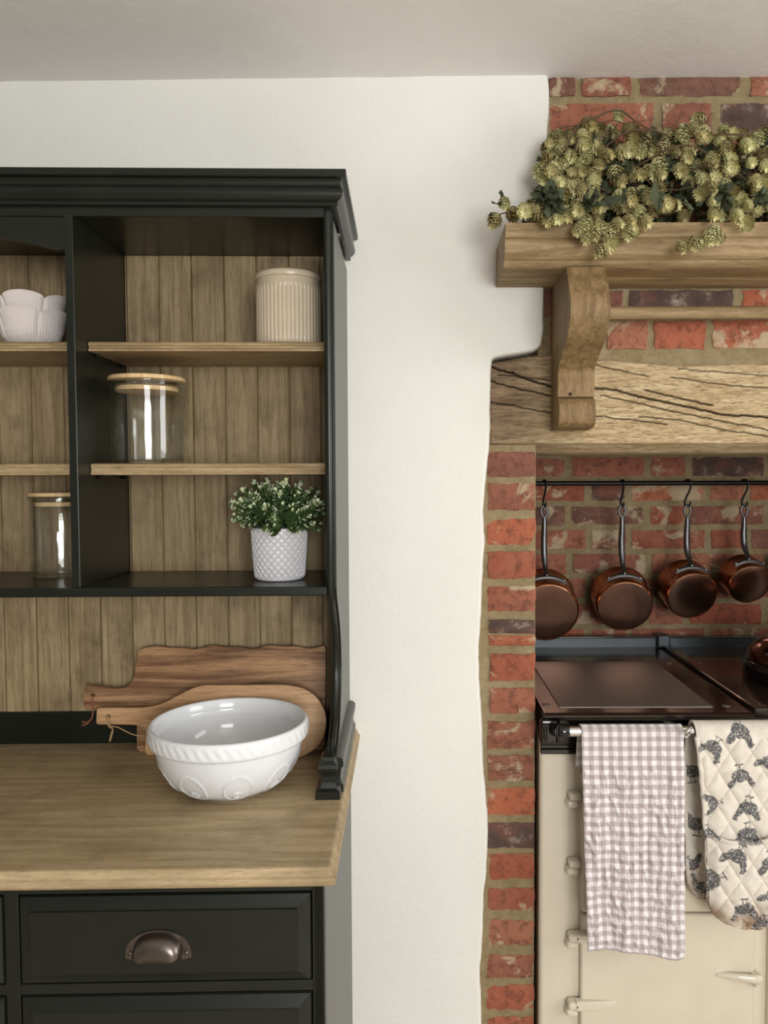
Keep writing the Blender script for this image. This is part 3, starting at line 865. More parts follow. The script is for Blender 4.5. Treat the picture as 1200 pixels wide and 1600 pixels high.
jar('glass jar with a bamboo lid on the middle shelf, right bay', -.3612, .121, 1.5103, .0660, .1535)
jar('glass jar with a bamboo lid on the dark bottom shelf, partly behind the divider', -.557, .180, 1.2917, .0540, .1555)

# ---- petal bowls, nested
def petal_bowl(label, x, y, z, tw):
    t = on_dresser('petal_bowl', label, 'bowl', x, y, z, 'petal-rimmed white bowls', tw)
    NP = 5; V, Fc = [], []; n = 252
    def rim(th):
        k = abs(cos(th * NP / 2)) ** .42          # broad petal, narrow notch
        return k
    prof = []
    levels = [(.44, 0.0), (.52, .02), (.62, .07), (.72, .15), (.81, .27), (.875, .42), (.92, .58), (.955, .72), (.985, .84), (1.02, .93), (1.06, 1.0)]
    Rm, Hm = .0615, .066
    def surf(th, i, off):
        fr, fz = levels[i]
        k = rim(th); zz = Hm * fz * (1 + (.20 * (k - 1)) * sstep(.3, 1, fz))
        rr_ = Rm * fr * (1 + .05 * (k - .6) * fz)
        flute = .0011 * sin(th * 63 + 6 * fz) * max(0, 1 - abs(fz - .3) / .45) if not off else 0
        notch = abs(((th * NP / (2 * pi) + .5) % 1.0) - .5 - 0.0)
        nd = abs(((th * NP / (2 * pi)) % 1.0) - .5) * 2 * pi / NP
        rr_ -= .0030 * exp(-(nd / .055) ** 2) * sstep(.1, .45, fz)
        rr_ = rr_ - off + flute
        return (max(rr_, .001) * cos(th), max(rr_, .001) * sin(th), zz + (0.003 if off and fz < .1 else 0))
    seq = [(i, 0) for i in range(len(levels))] + [(i, .0028) for i in range(len(levels) - 1, 0, -1)]
    for i, off in seq:
        for k in range(n): V.append(surf(2 * pi * k / n, i, off))
    m = len(seq)
    for a in range(m - 1):
        for k in range(n): Fc.append((a * n + k, a * n + (k + 1) % n, (a + 1) * n + (k + 1) % n, (a + 1) * n + k))
    Fc.append(tuple(range(n - 1, -1, -1))); Fc.append(tuple((m - 1) * n + k for k in range(n)))
    o = shade_auto(mobj('bowl_shell', V, Fc, M['petal'], t, True), 60)
    return o
petal_bowl('white petal-rimmed bowl, lower of the stacked pair on the top shelf', -.578, .128, 1.7294, -pi / 2 + .0)
petal_bowl('white petal-rimmed bowl, upper of the stacked pair on the top shelf', -.578, .128, 1.7294 + .029, -pi / 2 + .18)

# ---- potted plant
def plant():
    t = on_dresser('potted_plant', 'small leafy plant with white-tipped leaves in a pale lattice pot', 'plant', -.112, .104, 1.2917)
    H = .0975; R0, R1 = .0455, .0525; ND = 26; NR = 6.2; n = ND * 16
    zz = [0, .001, .003] + [.003 + (H - .003) * k / 120 for k in range(1, 121)]
    def rad(z): return R0 + (R1 - R0) * (z / H) ** .8 - (.003 * max(0, 1 - z / .003) if z < .003 else 0)
    pr = [(rad(z), z) for z in zz] + [(R1 - .0012, H + .0008), (R1 - .004, H), (R1 - .004, H - .012), (.002, H - .012)]
    def dsp(r, z, th, i):
        if i < len(zz) and .006 < z < H - .004:
            u = th / (2 * pi) * ND; v = (z - .006) / (H - .010) * NR
            a = abs(((u + v) % 1.0) - .5) * 2; b = abs(((u - v) % 1.0) - .5) * 2
            k = max(sstep(.74, .88, a), sstep(.74, .88, b))
            return r + .0024 * (k - .5), z
        return r, z
    V, Fc = lathe(pr, n, dsp, True, False)
    shade_auto(mobj('plant_pot', V, Fc, M['pot'], t, True), 60)
    V, Fc = lathe([(R1 - .0042, H - .0115), (.03, H - .008), (.001, H - .006)], 40, None, True, True)
    mobj('soil', V, Fc, M['soil'], t, True)
    # leafy sprigs: three meshes, many copies
    def leafq(V, Fc, MI, base, d, up, L, W, mi):
        s = d.cross(up).normalized() * W; u2 = s.cross(d).normalized()
        b = len(V)
        V += [base, base + d * L * .35 + s * .8 + u2 * .0008, base + d * L * .75 + s * .75 + u2 * .0016, base + d * L + u2 * .001,
              base + d * L * .75 - s * .75 + u2 * .0016, base + d * L * .35 - s * .8 + u2 * .0008, base + d * L * .5]
        Fc += [(b, b + 1, b + 6), (b + 1, b + 2, b + 6), (b + 2, b + 3, b + 6), (b + 3, b + 4, b + 6), (b + 4, b + 5, b + 6), (b + 5, b, b + 6)]
        MI += [mi] * 6
    meshes = []
    for q in range(4):
        r = random.Random(50 + q); V, Fc, MI = [], [], []
        L = .052
        tv, tf = tube_geo([(0, 0, L * k / 4) for k in range(5)], [.0010, .0009, .0008, .0006, .0005], 5)
        V += tv; Fc += tf; MI += [0] * len(tf)
        for k in range(7):
            z = L * (.18 + .82 * k / 6.0)
            for s in range(3 if k < 5 else 5):
                a = k * 1.1 + s * 2 * pi / (3 if k < 5 else 5) + r.uniform(-.3, .3)
                el = .18 + .13 * k
                d = Vector((cos(a) * cos(el), sin(a) * cos(el), sin(el)))
                white = (k >= 5 and r.random() < .46) or r.random() < .07
                leafq(V, Fc, MI, Vector((0, 0, z)), d, Vector((0, 0, 1)), r.uniform(.009, .0125) * (1 if k < 6 else .85), r.uniform(.0026, .0036), 1 if white else 0)
        me = bpy.data.meshes.new('sprig'); me.from_pydata([tuple(v) for v in V], [], Fc)
        me.materials.append(M['leaf']); me.materials.append(M['leaf_w']); me.polygons.foreach_set('material_index', MI); me.update()
        meshes.append(me)
    r = random.Random(5); cnt = 0
    zc = H - .004
    while cnt < 200:
        a = r.uniform(0, 2 * pi); el = math.asin(r.uniform(-.12, 1.0) if cnt % 2 else r.uniform(.45, 1.0))
        d = Vector((cos(a) * cos(el), sin(a) * cos(el), sin(el)))
        reach = r.uniform(.006, .040) if cnt % 3 else r.uniform(-.012, .015)
        p = Vector((d.x * .030, d.y * .030, zc + .010)) + d * reach
        tip = p + d * .062
        if tip.x > .092 or tip.y > .135 or tip.x < -.092 or (tip.z > .193 and tip.y > -.062) or tip.z > .202: continue
        o = bpy.data.objects.new('sprig', meshes[cnt % 4]); o.location = p
        o.rotation_euler = d.to_track_quat('Z', 'Y').to_euler()
        s = r.uniform(.8, 1.1); o.scale = (s, s, s); link(o, t); cnt += 1
plant()

# ---- white mixing bowl
def mixing_bowl():
    t = on_dresser('mixing_bowl', 'large white ceramic mixing bowl with ribbed rim band on the worktop', 'bowl', -.189, .009, .930)
    R, H = .1385, .123; n = 384
    body = []
    for k in range(33):
        f = k / 32
        body.append((.063 + (R - .010 - .063) * (f ** .50) if f > 0 else .063, .004 + (.088 - .004) * f))
    # smoother belly: ellipse quarter
    body = []
    for k in range(45):
        a = (pi / 2) * (k / 44) * .90
        body.append((.060 + (R - .009 - .060) * sin(a) / sin(pi / 2 * .90), .005 + .085 * (1 - cos(a)) / (1 - cos(pi / 2 * .90))))
    out = [(.057, 0), (.060, .0005), (.0605, .003)] + body + [(R - .007, .0915), (R - .0015, .0928), (R, .0945)] + [(R + .0004 * 1, .0945 + .0235 * k / 8) for k in range(1, 9)] + [(R - .0005, .1205), (R - .003, .123), (R - .006, .1225)]
    inn = [(R - .0085, .119), (R - .0095, .105), (R - .0105, .098), (R - .0155, .093)] + [(max(r - .0075, .004), z + .004) for r, z in reversed(body[3:])] + [(.03, .0095), (.001, .0092)]
    nb0 = 3; nb1 = 3 + len(body)
    ov = [2 * pi * k / 9 for k in range(9)]
    def dsp(r, z, th, i):
        if i >= len(out): return r, z
        if .0965 <= z <= .1175 and r > R - .002:
            w = max(0, 1 - abs(z - .107) / .0115) ** .4
            return r + .0015 * w * (.5 + .5 * sin(th * 50 + z * 240)), z
        if nb0 <= i < nb1:
            arc = (z - .005) / .085
            best = 0
            for o in ov:
                da = (th - o + pi) % (2 * pi) - pi
                if abs(da) > .36: continue
                xx = da * r; yy = (z - .036) * 1.12
                e = sqrt((xx / .023) ** 2 + (yy / .0285) ** 2)
                best = max(best, max(0, 1 - abs(e - 1) / .075))
                q = sqrt(xx * xx + ((z - .0235) * 1.15) ** 2)
                best = max(best, max(0, 1 - abs(q - .0068) / .0015), max(0, 1 - q / .0030))
            return r + .0023 * min(1, best * 1.4), z
        return r, z
    V, Fc = lathe(out + inn, n, dsp, True, True)
    o = mobj('bowl_shell', V, Fc, M['china'], t, True); shade_auto(o, 70)
    t.rotation_euler.z += .16
mixing_bowl()

# ---- chopping boards leaning on the planks
def board(name, label, outline, hole, th, x, y, lean, mat, cord=None, hr=.0042):
    """outline in (x, h) about the foot; leans back by the angle lean"""
    t = on_dresser(name, label, 'chopping board', x, y, .9303, 'wooden chopping boards')
    inner = bpy.data.objects.new('board_body', None)
    bm = bmesh.new()
    n = len(outline)
    vf = [bm.verts.new((a, 0, b)) for a, b in outline]; vb = [bm.verts.new((a, th, b)) for a, b in outline]
    for i in range(n): bm.faces.new((vf[i], vf[(i + 1) % n], vb[(i + 1) % n], vb[i]))
    f0 = bm.faces.new(vf); f1 = bm.faces.new(list(reversed(vb)))
    bmesh.ops.recalc_face_normals(bm, faces=bm.faces[:])
    ed = [e for e in bm.edges if e.calc_face_angle(0) > .9 and (f0 in e.link_faces or f1 in e.link_faces)]
    bmesh.ops.bevel(bm, geom=ed, offset=.0018, segments=2, profile=.5, affect='EDGES')
    o = bobj('board_body', bm, mat, t)
    o.rotation_euler = (-lean, 0, 0)
    shade_auto(o, 40)
    # no bore: dark disc on the face, the hole's shade in its colour
    hx, hz = hole
    V, Fc = lathe([(hr * .3, 0), (hr, .0002), (hr * 1.05, .0006)], 18, None, True, False)
    tube('hanging_hole', [(hx, -.0006, hz), (hx, .002, hz)], hr, M['hole'], o, 18)
    if cord: cord(o, hx, hz)
    return t
def rear_cord(o, hx, hz):
    tube('leather_cord', smoothpath([(hx, -.002, hz), (hx + .0005, -.004, hz - .012), (hx + .003, -.004, hz - .032), (hx + .001, -.005, hz - .046), (hx - .008, -.007, hz - .056), (hx - .016, -.010, hz - .058)], 5), .0016, M['leather'], o, 7)
    tube('leather_cord', smoothpath([(hx + .001, -.005, hz - .046), (hx - .006, -.012, hz - .052), (hx - .014, -.014, hz - .050)], 5), .0016, M['leather'], o, 7)
def front_cord(o, hx, hz):
    tw = M['twine']
    tube('twine', smoothpath([(hx, -.0015, hz + .002), (hx + .003, -.005, hz - .006), (hx + .004, -.004, hz - .016), (hx + .003, .004, hz - .022), (hx + .001, .010, hz - .012)], 5), .0014, tw, o, 7)
    tube('twine', smoothpath([(hx - .001, -.0015, hz + .001), (hx, -.006, hz - .008), (hx + .003, -.005, hz - .018)], 5), .0013, tw, o, 7)
    tube('twine', smoothpath([(hx + .003, -.005, hz - .018), (hx + .012, -.008, hz - .022), (hx + .009, -.008, hz - .034), (hx + .007, -.008, hz - .047)], 5), .0012, tw, o, 7)
    tube('twine', smoothpath([(hx + .003, -.005, hz - .018), (hx + .013, -.009, hz - .024), (hx + .011, -.010, hz - .038), (hx + .0095, -.010, hz - .044)], 5), .0009, tw, o, 6)
    tube('twine', smoothpath([(hx + .004, -.005, hz - .018), (hx + .022, -.007, hz - .020), (hx + .040, -.004, hz - .030), (hx + .058, -.001, hz - .037), (hx + .070, .004, hz - .038)], 5), .0012, tw, o, 7)
RB = [(-.395, .205)] + [(-.385 + .365 * k / 30, .2075 + .0026 * sin(k * .62 + .3) + .0016 * sin(k * 1.3)) for k in range(31)] + [(-.0165, .203), (-.0165, .008), (-.022, .0), (-.392, .0), (-.3985, .006), (-.3995, .05)] + \
     sm2([(-.402, .066), (-.408, .078), (-.424, .0845), (-.445, .0855), (-.476, .0845), (-.503, .086)], 4) + [(-.5085, .0895), (-.5090, .126), (-.504, .1335)] + sm2([(-.480, .1305), (-.455, .1265), (-.432, .127), (-.418, .133), (-.410, .145), (-.4065, .165), (-.402, .200)], 4)
board('chopping_board', 'tall dark-grained wooden board with a wavy edge, rearmost of the leaning boards', [(a + .20, b) for a, b in RB], (-.490 + .20, .1125), .017, -.2215, .193, radians(8.5), M['acacia_r'], rear_cord)
SB = [(-.12, 0), (.12, 0), (.124, .004), (.124, .092), (.12, .096), (-.12, .096), (-.124, .092), (-.124, .004)]
board('chopping_board', 'small pale wooden board mostly hidden behind the white mixing bowl', SB, (-.113, .034), .010, -.272, .1735, radians(8), M['acacia_s'], None, .0026)
FB = sm2([(-.2425, .069), (-.200, .0685), (-.165, .0665), (-.140, .056), (-.118, .036), (-.095, .016), (-.075, .004), (-.06, .0)], 4) + sm2([(.130, .0), (.160, .004), (.185, .018), (.202, .040), (.2075, .068), (.203, .094), (.186, .120), (.158, .137), (.120, .1435)], 5) + \
     sm2([(-.036, .1435), (-.055, .139), (-.085, .125), (-.112, .111), (-.140, .103), (-.175, .101), (-.210, .1015), (-.240, .1015)], 4) + [(-.2455, .098), (-.2455, .073)]
board('chopping_board', 'light paddle-shaped wooden board with twine through its handle, behind the white bowl', FB, (-.2215, .0845), .015, -.239, .1435, radians(9), M['acacia_f'], front_cord)
# ================================================================== MANTEL SHELF, CORBELS AND HANGING ROD
mantel = thing('mantel_shelf', 'moulded pine mantel shelf on curved corbels above the oak beam', 'shelf', (.168, FACE, 1.8955))
MX, MY, MZ = .168, FACE, 1.8955
mp_ = [(1.504, 1.9735), (1.5035, 1.970), (1.505, 1.9475), (1.509, 1.9450), (1.5115, 1.9455), (1.5100, 1.9400), (1.5100, 1.930), (1.5135, 1.920), (1.5205, 1.9115), (1.527, 1.9085), (1.529, 1.9080), (1.5295, 1.9055), (1.534, 1.9010), (1.541, 1.8975), (1.551, 1.8958), (1.556, 1.8955), (1.606, 1.8952), (1.607, 1.8965), (1.609, 1.8952), (1.697, 1.8952), (1.697, 1.9735)]
sh = prism('shelf_moulding', [(a - MY, b - MZ) for a, b in mp_], 0, 1.52, M['mantel'], mantel, 'x', True)
# corbel: S-curved profile with a scroll foot
cpx = [(887, 427), (891, 447), (894, 471), (893, 500), (888.6, 525), (881, 549), (874.5, 569), (872, 583), (872.5, 600), (872, 620)]
cX0, cX1 = .2905, .3665
def corbel(x0, x1):
    front = []
    for a, b in cpx:
        Y = 1.70 - (1.70 - .2905 * 1200 / (a - 655)) * .90
        front.append((Y, pz(b, Y, 890)))
    front = sm2(front, 5)
    zst = front[-1][1]
    scroll = [(1.6235, zst - .001), (1.612, zst - .005), (1.603, zst - .014), (1.5985, zst - .027), (1.5985, zst - .042), (1.603, zst - .054), (1.612, zst - .061), (1.625, zst - .0645), (1.66, zst - .066)]
    scroll = sm2(scroll, 4)
    prof = [(1.60, 1.8952)] + front + scroll + [(1.697, zst - .066), (1.697, 1.8952)]
    prof[0] = (front[0][0] + .004, 1.8952)
    c = prism('corbel', [(a - MY, b - MZ) for a, b in prof], x0 - MX, x1 - MX, M['corbel'], mantel, 'x', True)
    m = c.modifiers.new('b', 'BEVEL'); m.width = .0018; m.segments = 2; m.limit_method = 'ANGLE'; m.angle_limit = radians(50)
    # dark disc with the dowel hole's shade in its colour, and a drying split on the front
    tube('peg_hole', [(x0 + .026 - MX, 1.6140 - MY, zst + .0055 - MZ), (x0 + .026 - MX, 1.64 - MY, zst + .0055 - MZ)], .0038, M['hole'], c, 14)
    return c
corbel(cX0, cX1); corbel(1.30, 1.376)
tube('hanging_rod', [(cX1 - MX - .004, 1.632 - MY, pz(489, 1.632, 1000) - MZ), (1.304 - MX, 1.632 - MY, pz(489, 1.632, 1000) - MZ)], .0135, M['mantel'], mantel, 18)

# ================================================================== DRIED HOP GARLAND
def garland():
    t = thing('hop_garland', 'bushy garland of dried green hop cones lying on the mantel shelf', 'dried flowers', (.50, 1.60, 1.9735))
    def cone_mesh(seed, open_=1.0):
        r = random.Random(seed); V, Fc = [], []
        L = .030
        for k in range(9):
            f = k / 8
            rad = .0080 * (sin(pi * (.12 + .80 * f)) ** .8); nb = 7 if k < 7 else 4
            for s in range(nb):
                a = 2 * pi * (s + .5 * (k % 2)) / nb + r.uniform(-.2, .2)
                bl = .0105 * (1 - .25 * f) * r.uniform(.85, 1.15); bw = .0052 * (1 - .25 * f)
                radial = Vector((cos(a), sin(a), 0)); tang = Vector((-sin(a), cos(a), 0))
                base = radial * rad * .35 + Vector((0, 0, -L * f * .82))
                op = (.74 - .33 * f) * open_ * r.uniform(.8, 1.2)
                d1 = (radial * op + Vector((0, 0, -1)) * .9).normalized()
                mid = base + radial * rad * .75 + d1 * bl * .45
                tip = base + radial * rad * .62 + d1 * bl * 1.12 + radial * .0022
                b = len(V)
                V += [base + tang * bw * .4, base - tang * bw * .4, mid + tang * bw, mid - tang * bw, mid + radial * .0016, tip]
                Fc += [(b, b + 2, b + 4), (b, b + 4, b + 1), (b + 1, b + 4, b + 3), (b + 2, b + 5, b + 4), (b + 4, b + 5, b + 3)]
        me = bpy.data.meshes.new('hop_cone'); me.from_pydata([tuple(v) for v in V], [], Fc); me.materials.append(M['hop'])
        me.update(); return me
    cones = [cone_mesh(1), cone_mesh(2, 1.25), cone_mesh(3, .8), cone_mesh(4, 1.1)]
    def leaf_mesh(seed):
        r = random.Random(seed); V, Fc = [], []
        n = 9; L = .042
        V.append((0, 0, 0))
        for k in range(n * 2 + 1):
            a = -1.25 + 2.5 * k / (n * 2); lobe = .62 + .38 * abs(cos(a * 2.4)) - (.10 if k % 2 else 0)
            rad = L * lobe
            V.append((sin(a) * rad * .75, r.uniform(-.006, .006) + .012 * sin(a * 2 + seed), -cos(a) * rad))
        V.append((0, .004, -L * .45))
        c = len(V) - 1
        for k in range(1, n * 2 + 1): Fc.append((c, k, k + 1))
        Fc += [(c, 0, 1), (c, n * 2 + 1, 0)]
        me = bpy.data.meshes.new('hop_leaf'); me.from_pydata(V, [], Fc); me.materials.append(M['hop_leaf']); me.update(); return me
    leaves = [leaf_mesh(q) for q in range(4)]
    r = random.Random(77)
    O = Vector((.50, 1.60, 1.9735))
    def put(nm, me, p, d, s):
        o = bpy.data.objects.new(nm, me); o.location = p - O
        q = (-d).to_track_quat('Z', 'Y'); o.rotation_euler = q.to_euler(); o.rotation_euler.rotate_axis('Z', r.uniform(0, 6.28))
        o.scale = (s, s, s); return link(o, t)
    prof_top = [(.19, .015), (.235, .03), (.262, .05), (.262, .17), (.275, .215), (.33, .225), (.42, .238), (.47, .222), (.52, .23), (.60, .235), (.66, .215), (.72, .225), (.80, .225), (.90, .18), (.96, .08), (1.2, .02)]
    prof_low = [(.19, .0), (.27, .0), (.31, -.02), (.36, -.055), (.40, -.085), (.43, -.02), (.5, .0), (.56, -.012), (.60, -.045), (.65, -.03), (.70, -.0), (.8, .0), (.9, -.05), (1.0, -.03), (1.2, .0)]
    def itp(P, x):
        if x <= P[0][0]: return P[0][1]
        for (a, va), (b, vb) in zip(P, P[1:]):
            if a <= x <= b: return va + (vb - va) * (x - a) / (b - a)
        return P[-1][1]
    n = 0; tries = 0; taken = []
    while n < 285 and tries < 40000:
        tries += 1
        x = r.uniform(.20, .93) if n % 4 else r.uniform(.258, .36); hi = itp(prof_top, x); lo = itp(prof_low, x)
        h = lo + (hi - lo) * (r.random() ** .72)
        # bulging front surface of the heap
        f = max(0, min(1, h / max(hi, .03)))
        yf = 1.535 + .075 * (f ** 1.6) + .022 * nz(x * 11, h * 13, 4)
        if h < .026: yf = 1.476 + .004 * nz(x * 20, h * 9)
        y = yf + (r.random() ** 2) * .035 if h >= .026 else yf
        p = Vector((x, y, 1.9735 + h + .010))
        # keep clear of each other, clustered by noise
        if nz(x * 13, h * 13, 9) < -.16 and r.random() < .75: continue
        md = .0165
        if any((p - q).length < md for q in taken): continue
        taken.append(p)
        d = Vector((r.gauss(0, .45), -.55 + r.gauss(0, .3), -.75 + r.gauss(0, .35))).normalized()
        put('hop_cone', cones[r.randrange(4)], p, d, r.uniform(.8, 1.22)); n += 1
    # a sprig reaching left past the shelf end, single cones hanging over the edge
    for (a, b, Yd) in [(786, 318, 1.53), (778, 344, 1.53), (797, 334, 1.535), (815, 330, 1.54), (828, 322, 1.54), (835, 338, 1.54), (947, 392, 1.472), (944, 376, 1.472), (958, 368, 1.472), (964, 182, 1.62), (952, 205, 1.62), (985, 362, 1.472),
                       (1062, 386, 1.472), (1085, 378, 1.472), (1103, 370, 1.472), (1118, 362, 1.472), (1095, 384, 1.472), (1125, 372, 1.472), (905, 360, 1.472), (918, 372, 1.472), (930, 362, 1.472)]:
        put('hop_cone', cones[r.randrange(4)], pt(a, b - 10, Yd), Vector((r.gauss(0, .3), -.25, -.9)).normalized(), r.uniform(.8, 1.05))
    k = 0
    while k < 170:
        x = r.uniform(.225, .94); hi = itp(prof_top, x); lo = max(-.02, itp(prof_low, x)); h = lo + (hi - lo) * r.random()
        f = max(0, min(1, h / max(hi, .03))); y = 1.56 + .065 * f + r.uniform(-.01, .03)
        if h < .03: y = 1.452
        d = Vector((r.gauss(0, .6), -.5 + r.gauss(0, .4), r.gauss(-.3, .6))).normalized()
        put('hop_leaf', leaves[r.randrange(4)], Vector((x, y, 1.9735 + (max(h, .05) if y > 1.46 else max(h, .03)))), d, r.uniform(.6, 1.1)); k += 1
    for (a, b) in ((782, 322), (775, 345), (790, 312)): put('hop_leaf', leaves[1], pt(a, b, 1.53), Vector((-.6, -.4, .3)).normalized(), .55)
    # bines winding through, with side twigs
    for q in range(5):
        pts = []
        for s in range(16):
            x = .21 + .74 * s / 15; hi = itp(prof_top, x)
            pts.append((x - O.x, 1.59 + .03 * sin(s * 1.1 + q * 2) - O.y, hi * (.25 + .16 * q + .12 * sin(s * .9 + q)) + .012))
        tube('bine', smoothpath(pts, 4), .0020, M['bine'], t, 6)
    for q in range(60):
        x = r.uniform(.30, .93); hi = itp(prof_top, x); h = r.uniform(.03, max(.04, hi))
        p = Vector((x, 1.575 + r.uniform(-.02, .03), 1.9735 + h)) - O
        d = Vector((r.gauss(0, 1), r.gauss(-.4, .5), r.gauss(.1, .7))).normalized() * r.uniform(.03, .06)
        p3 = p + d
        if p3.z < .01: d.z = abs(d.z)
        tube('twig', smoothpath([p, p + d * .5 + Vector((0, 0, r.uniform(-.01, .01))), p + d], 3), .0011, M['bine'], t, 5)
    # twig carrying the sprig on the left, and the arching one at the top
    tube('twig', smoothpath([pt(862, 320, 1.56) - O, pt(820, 326, 1.545) - O, pt(798, 330, 1.535) - O, pt(780, 335, 1.53) - O], 4), .0013, M['bine'], t, 5)
    tube('twig', smoothpath([pt(862, 205, 1.61) - O, pt(897, 197, 1.60) - O, pt(925, 207, 1.60) - O], 4), .0012, M['bine'], t, 5)
    # tangle of crumbled leaf filling the heap behind the cones
    V, Fc = [], []
    for q in range(2600):
        x = r.uniform(.245, .95); hi = itp(prof_top, x); h = hi * r.random() * .88
        f = max(0, min(1, h / max(hi, .03)))
        p = Vector((x, 1.585 + .05 * f + r.uniform(-.012, .05), h + .004 + 1.9735)) - O
        if p.y > .083: p.y = .083
        a = Vector((r.gauss(0, 1), r.gauss(0, 1), r.gauss(0, 1))).normalized() * r.uniform(.008, .018)
        b_ = Vector((r.gauss(0, 1), r.gauss(0, 1), r.gauss(0, 1))).normalized() * r.uniform(.006, .013)
        if p.z + min(a.z, b_.z, a.z + b_.z) < .001 or max(p.y, p.y + a.y, p.y + b_.y, p.y + a.y + b_.y) > .088: continue
        b = len(V); V += [p, p + a, p + a * .8 + b_, p + b_ * .7]; Fc.append((b, b + 1, b + 2, b + 3))
    stuff(mobj('crumbled_leaf', V, Fc, M['hop_leaf'], t))
garland()

# ================================================================== PAN RAIL, HOOKS AND PANS
RY_, RZ_ = 2.215, pz(755, 2.215, 1000)
rail = thing('pan_rail', 'black iron hanging rail fixed along the brick alcove', 'rail', (.90, RY_, RZ_))
tube('rail_bar', [(-.60, 0, 0), (.70, 0, 0)], .0068, M['iron'], rail, 16)
for bx in (-.57, .66):
    tube('rail_bracket', smoothpath([(bx, .118, .012), (bx, .05, .010), (bx, .012, .006), (bx, 0, 0)], 5), .006, M['iron'], rail, 10)
    tube('rail_bracket', [(bx, .108, .012), (bx, .119, .012)], .018, M['iron'], rail, 16)
HZ = pz(790, RY_, 1000)       # height of the eyes the pans hang from
def hook_mesh():
    H = RZ_ - HZ; r0 = .0100; r1 = .0075
    pts = []
    for k in range(11):                              # loop over the bar
        a = radians(-40 + 220 * k / 10); pts.append((-cos(a) * r0 * .9 , 0, sin(a) * r0))
    a = pts[-1]
    pts = [(-p[0], p[1], p[2]) for p in pts][::-1]
    pts = pts[::-1]
    lo = []
    for k in range(9):
        q = radians(20 + 200 * k / 8); lo.append((-cos(q) * r1 * 1.0 + .0, 0, -H - .002 - sin(q) * r1 + .006))
    # S: bar loop open on one side, straight run, lower loop open on the other
    mid = [(r0 * .9, 0, -.006), (r0 * .55, 0, -.022), (-.002, 0, -.038), (-r1 * .9, 0, -H + .012)]
    up = [(-r0 * .85, 0, -.004)] + [(-cos(radians(180 * k / 8)) * r0 * .95, 0, sin(radians(180 * k / 8)) * r0 * .95) for k in range(9)]
    low = [(-cos(radians(180 * k / 8)) * r1, 0, -H + .006 - sin(radians(180 * k / 8)) * r1) for k in range(9)] + [(r1 * 1.05, 0, -H + .011)]
    return up + mid + low
HK = smoothpath([Vector(p) for p in hook_mesh()], 3)
hook_desc = ['farthest left, beside the brick pier', 'second from the brick pier', 'third from the brick pier', 'fourth from the brick pier', 'at the right edge']
pan_desc = [('largest copper saucepan, hanging nearest the brick pier', .094, .098, .195), ('copper saucepan hanging second from the brick pier', .0825, .090, .190),
            ('copper saucepan hanging third from the brick pier', .0750, .085, .168), ('small copper saucepan hanging fourth from the brick pier', .0620, .072, .150), ('smallest copper saucepan at the right edge of the row', .054, .064, .138)]
pan_lab = ['largest copper saucepan, hanging nearest the brick pier', 'copper saucepan hanging second from the brick pier', 'copper saucepan hanging third from the brick pier', 'small copper saucepan hanging fourth from the brick pier', 'smallest copper saucepan, last in the hanging row on the right']
hx_ = [px_(850.5, 790, RY_), px_(972, 790, RY_), px_(1074, 790, RY_), px_(1163, 790, RY_), px_(1246, 790, RY_)]
hrot = [radians(-70), radians(-72), radians(-25), radians(-30), radians(-40)]
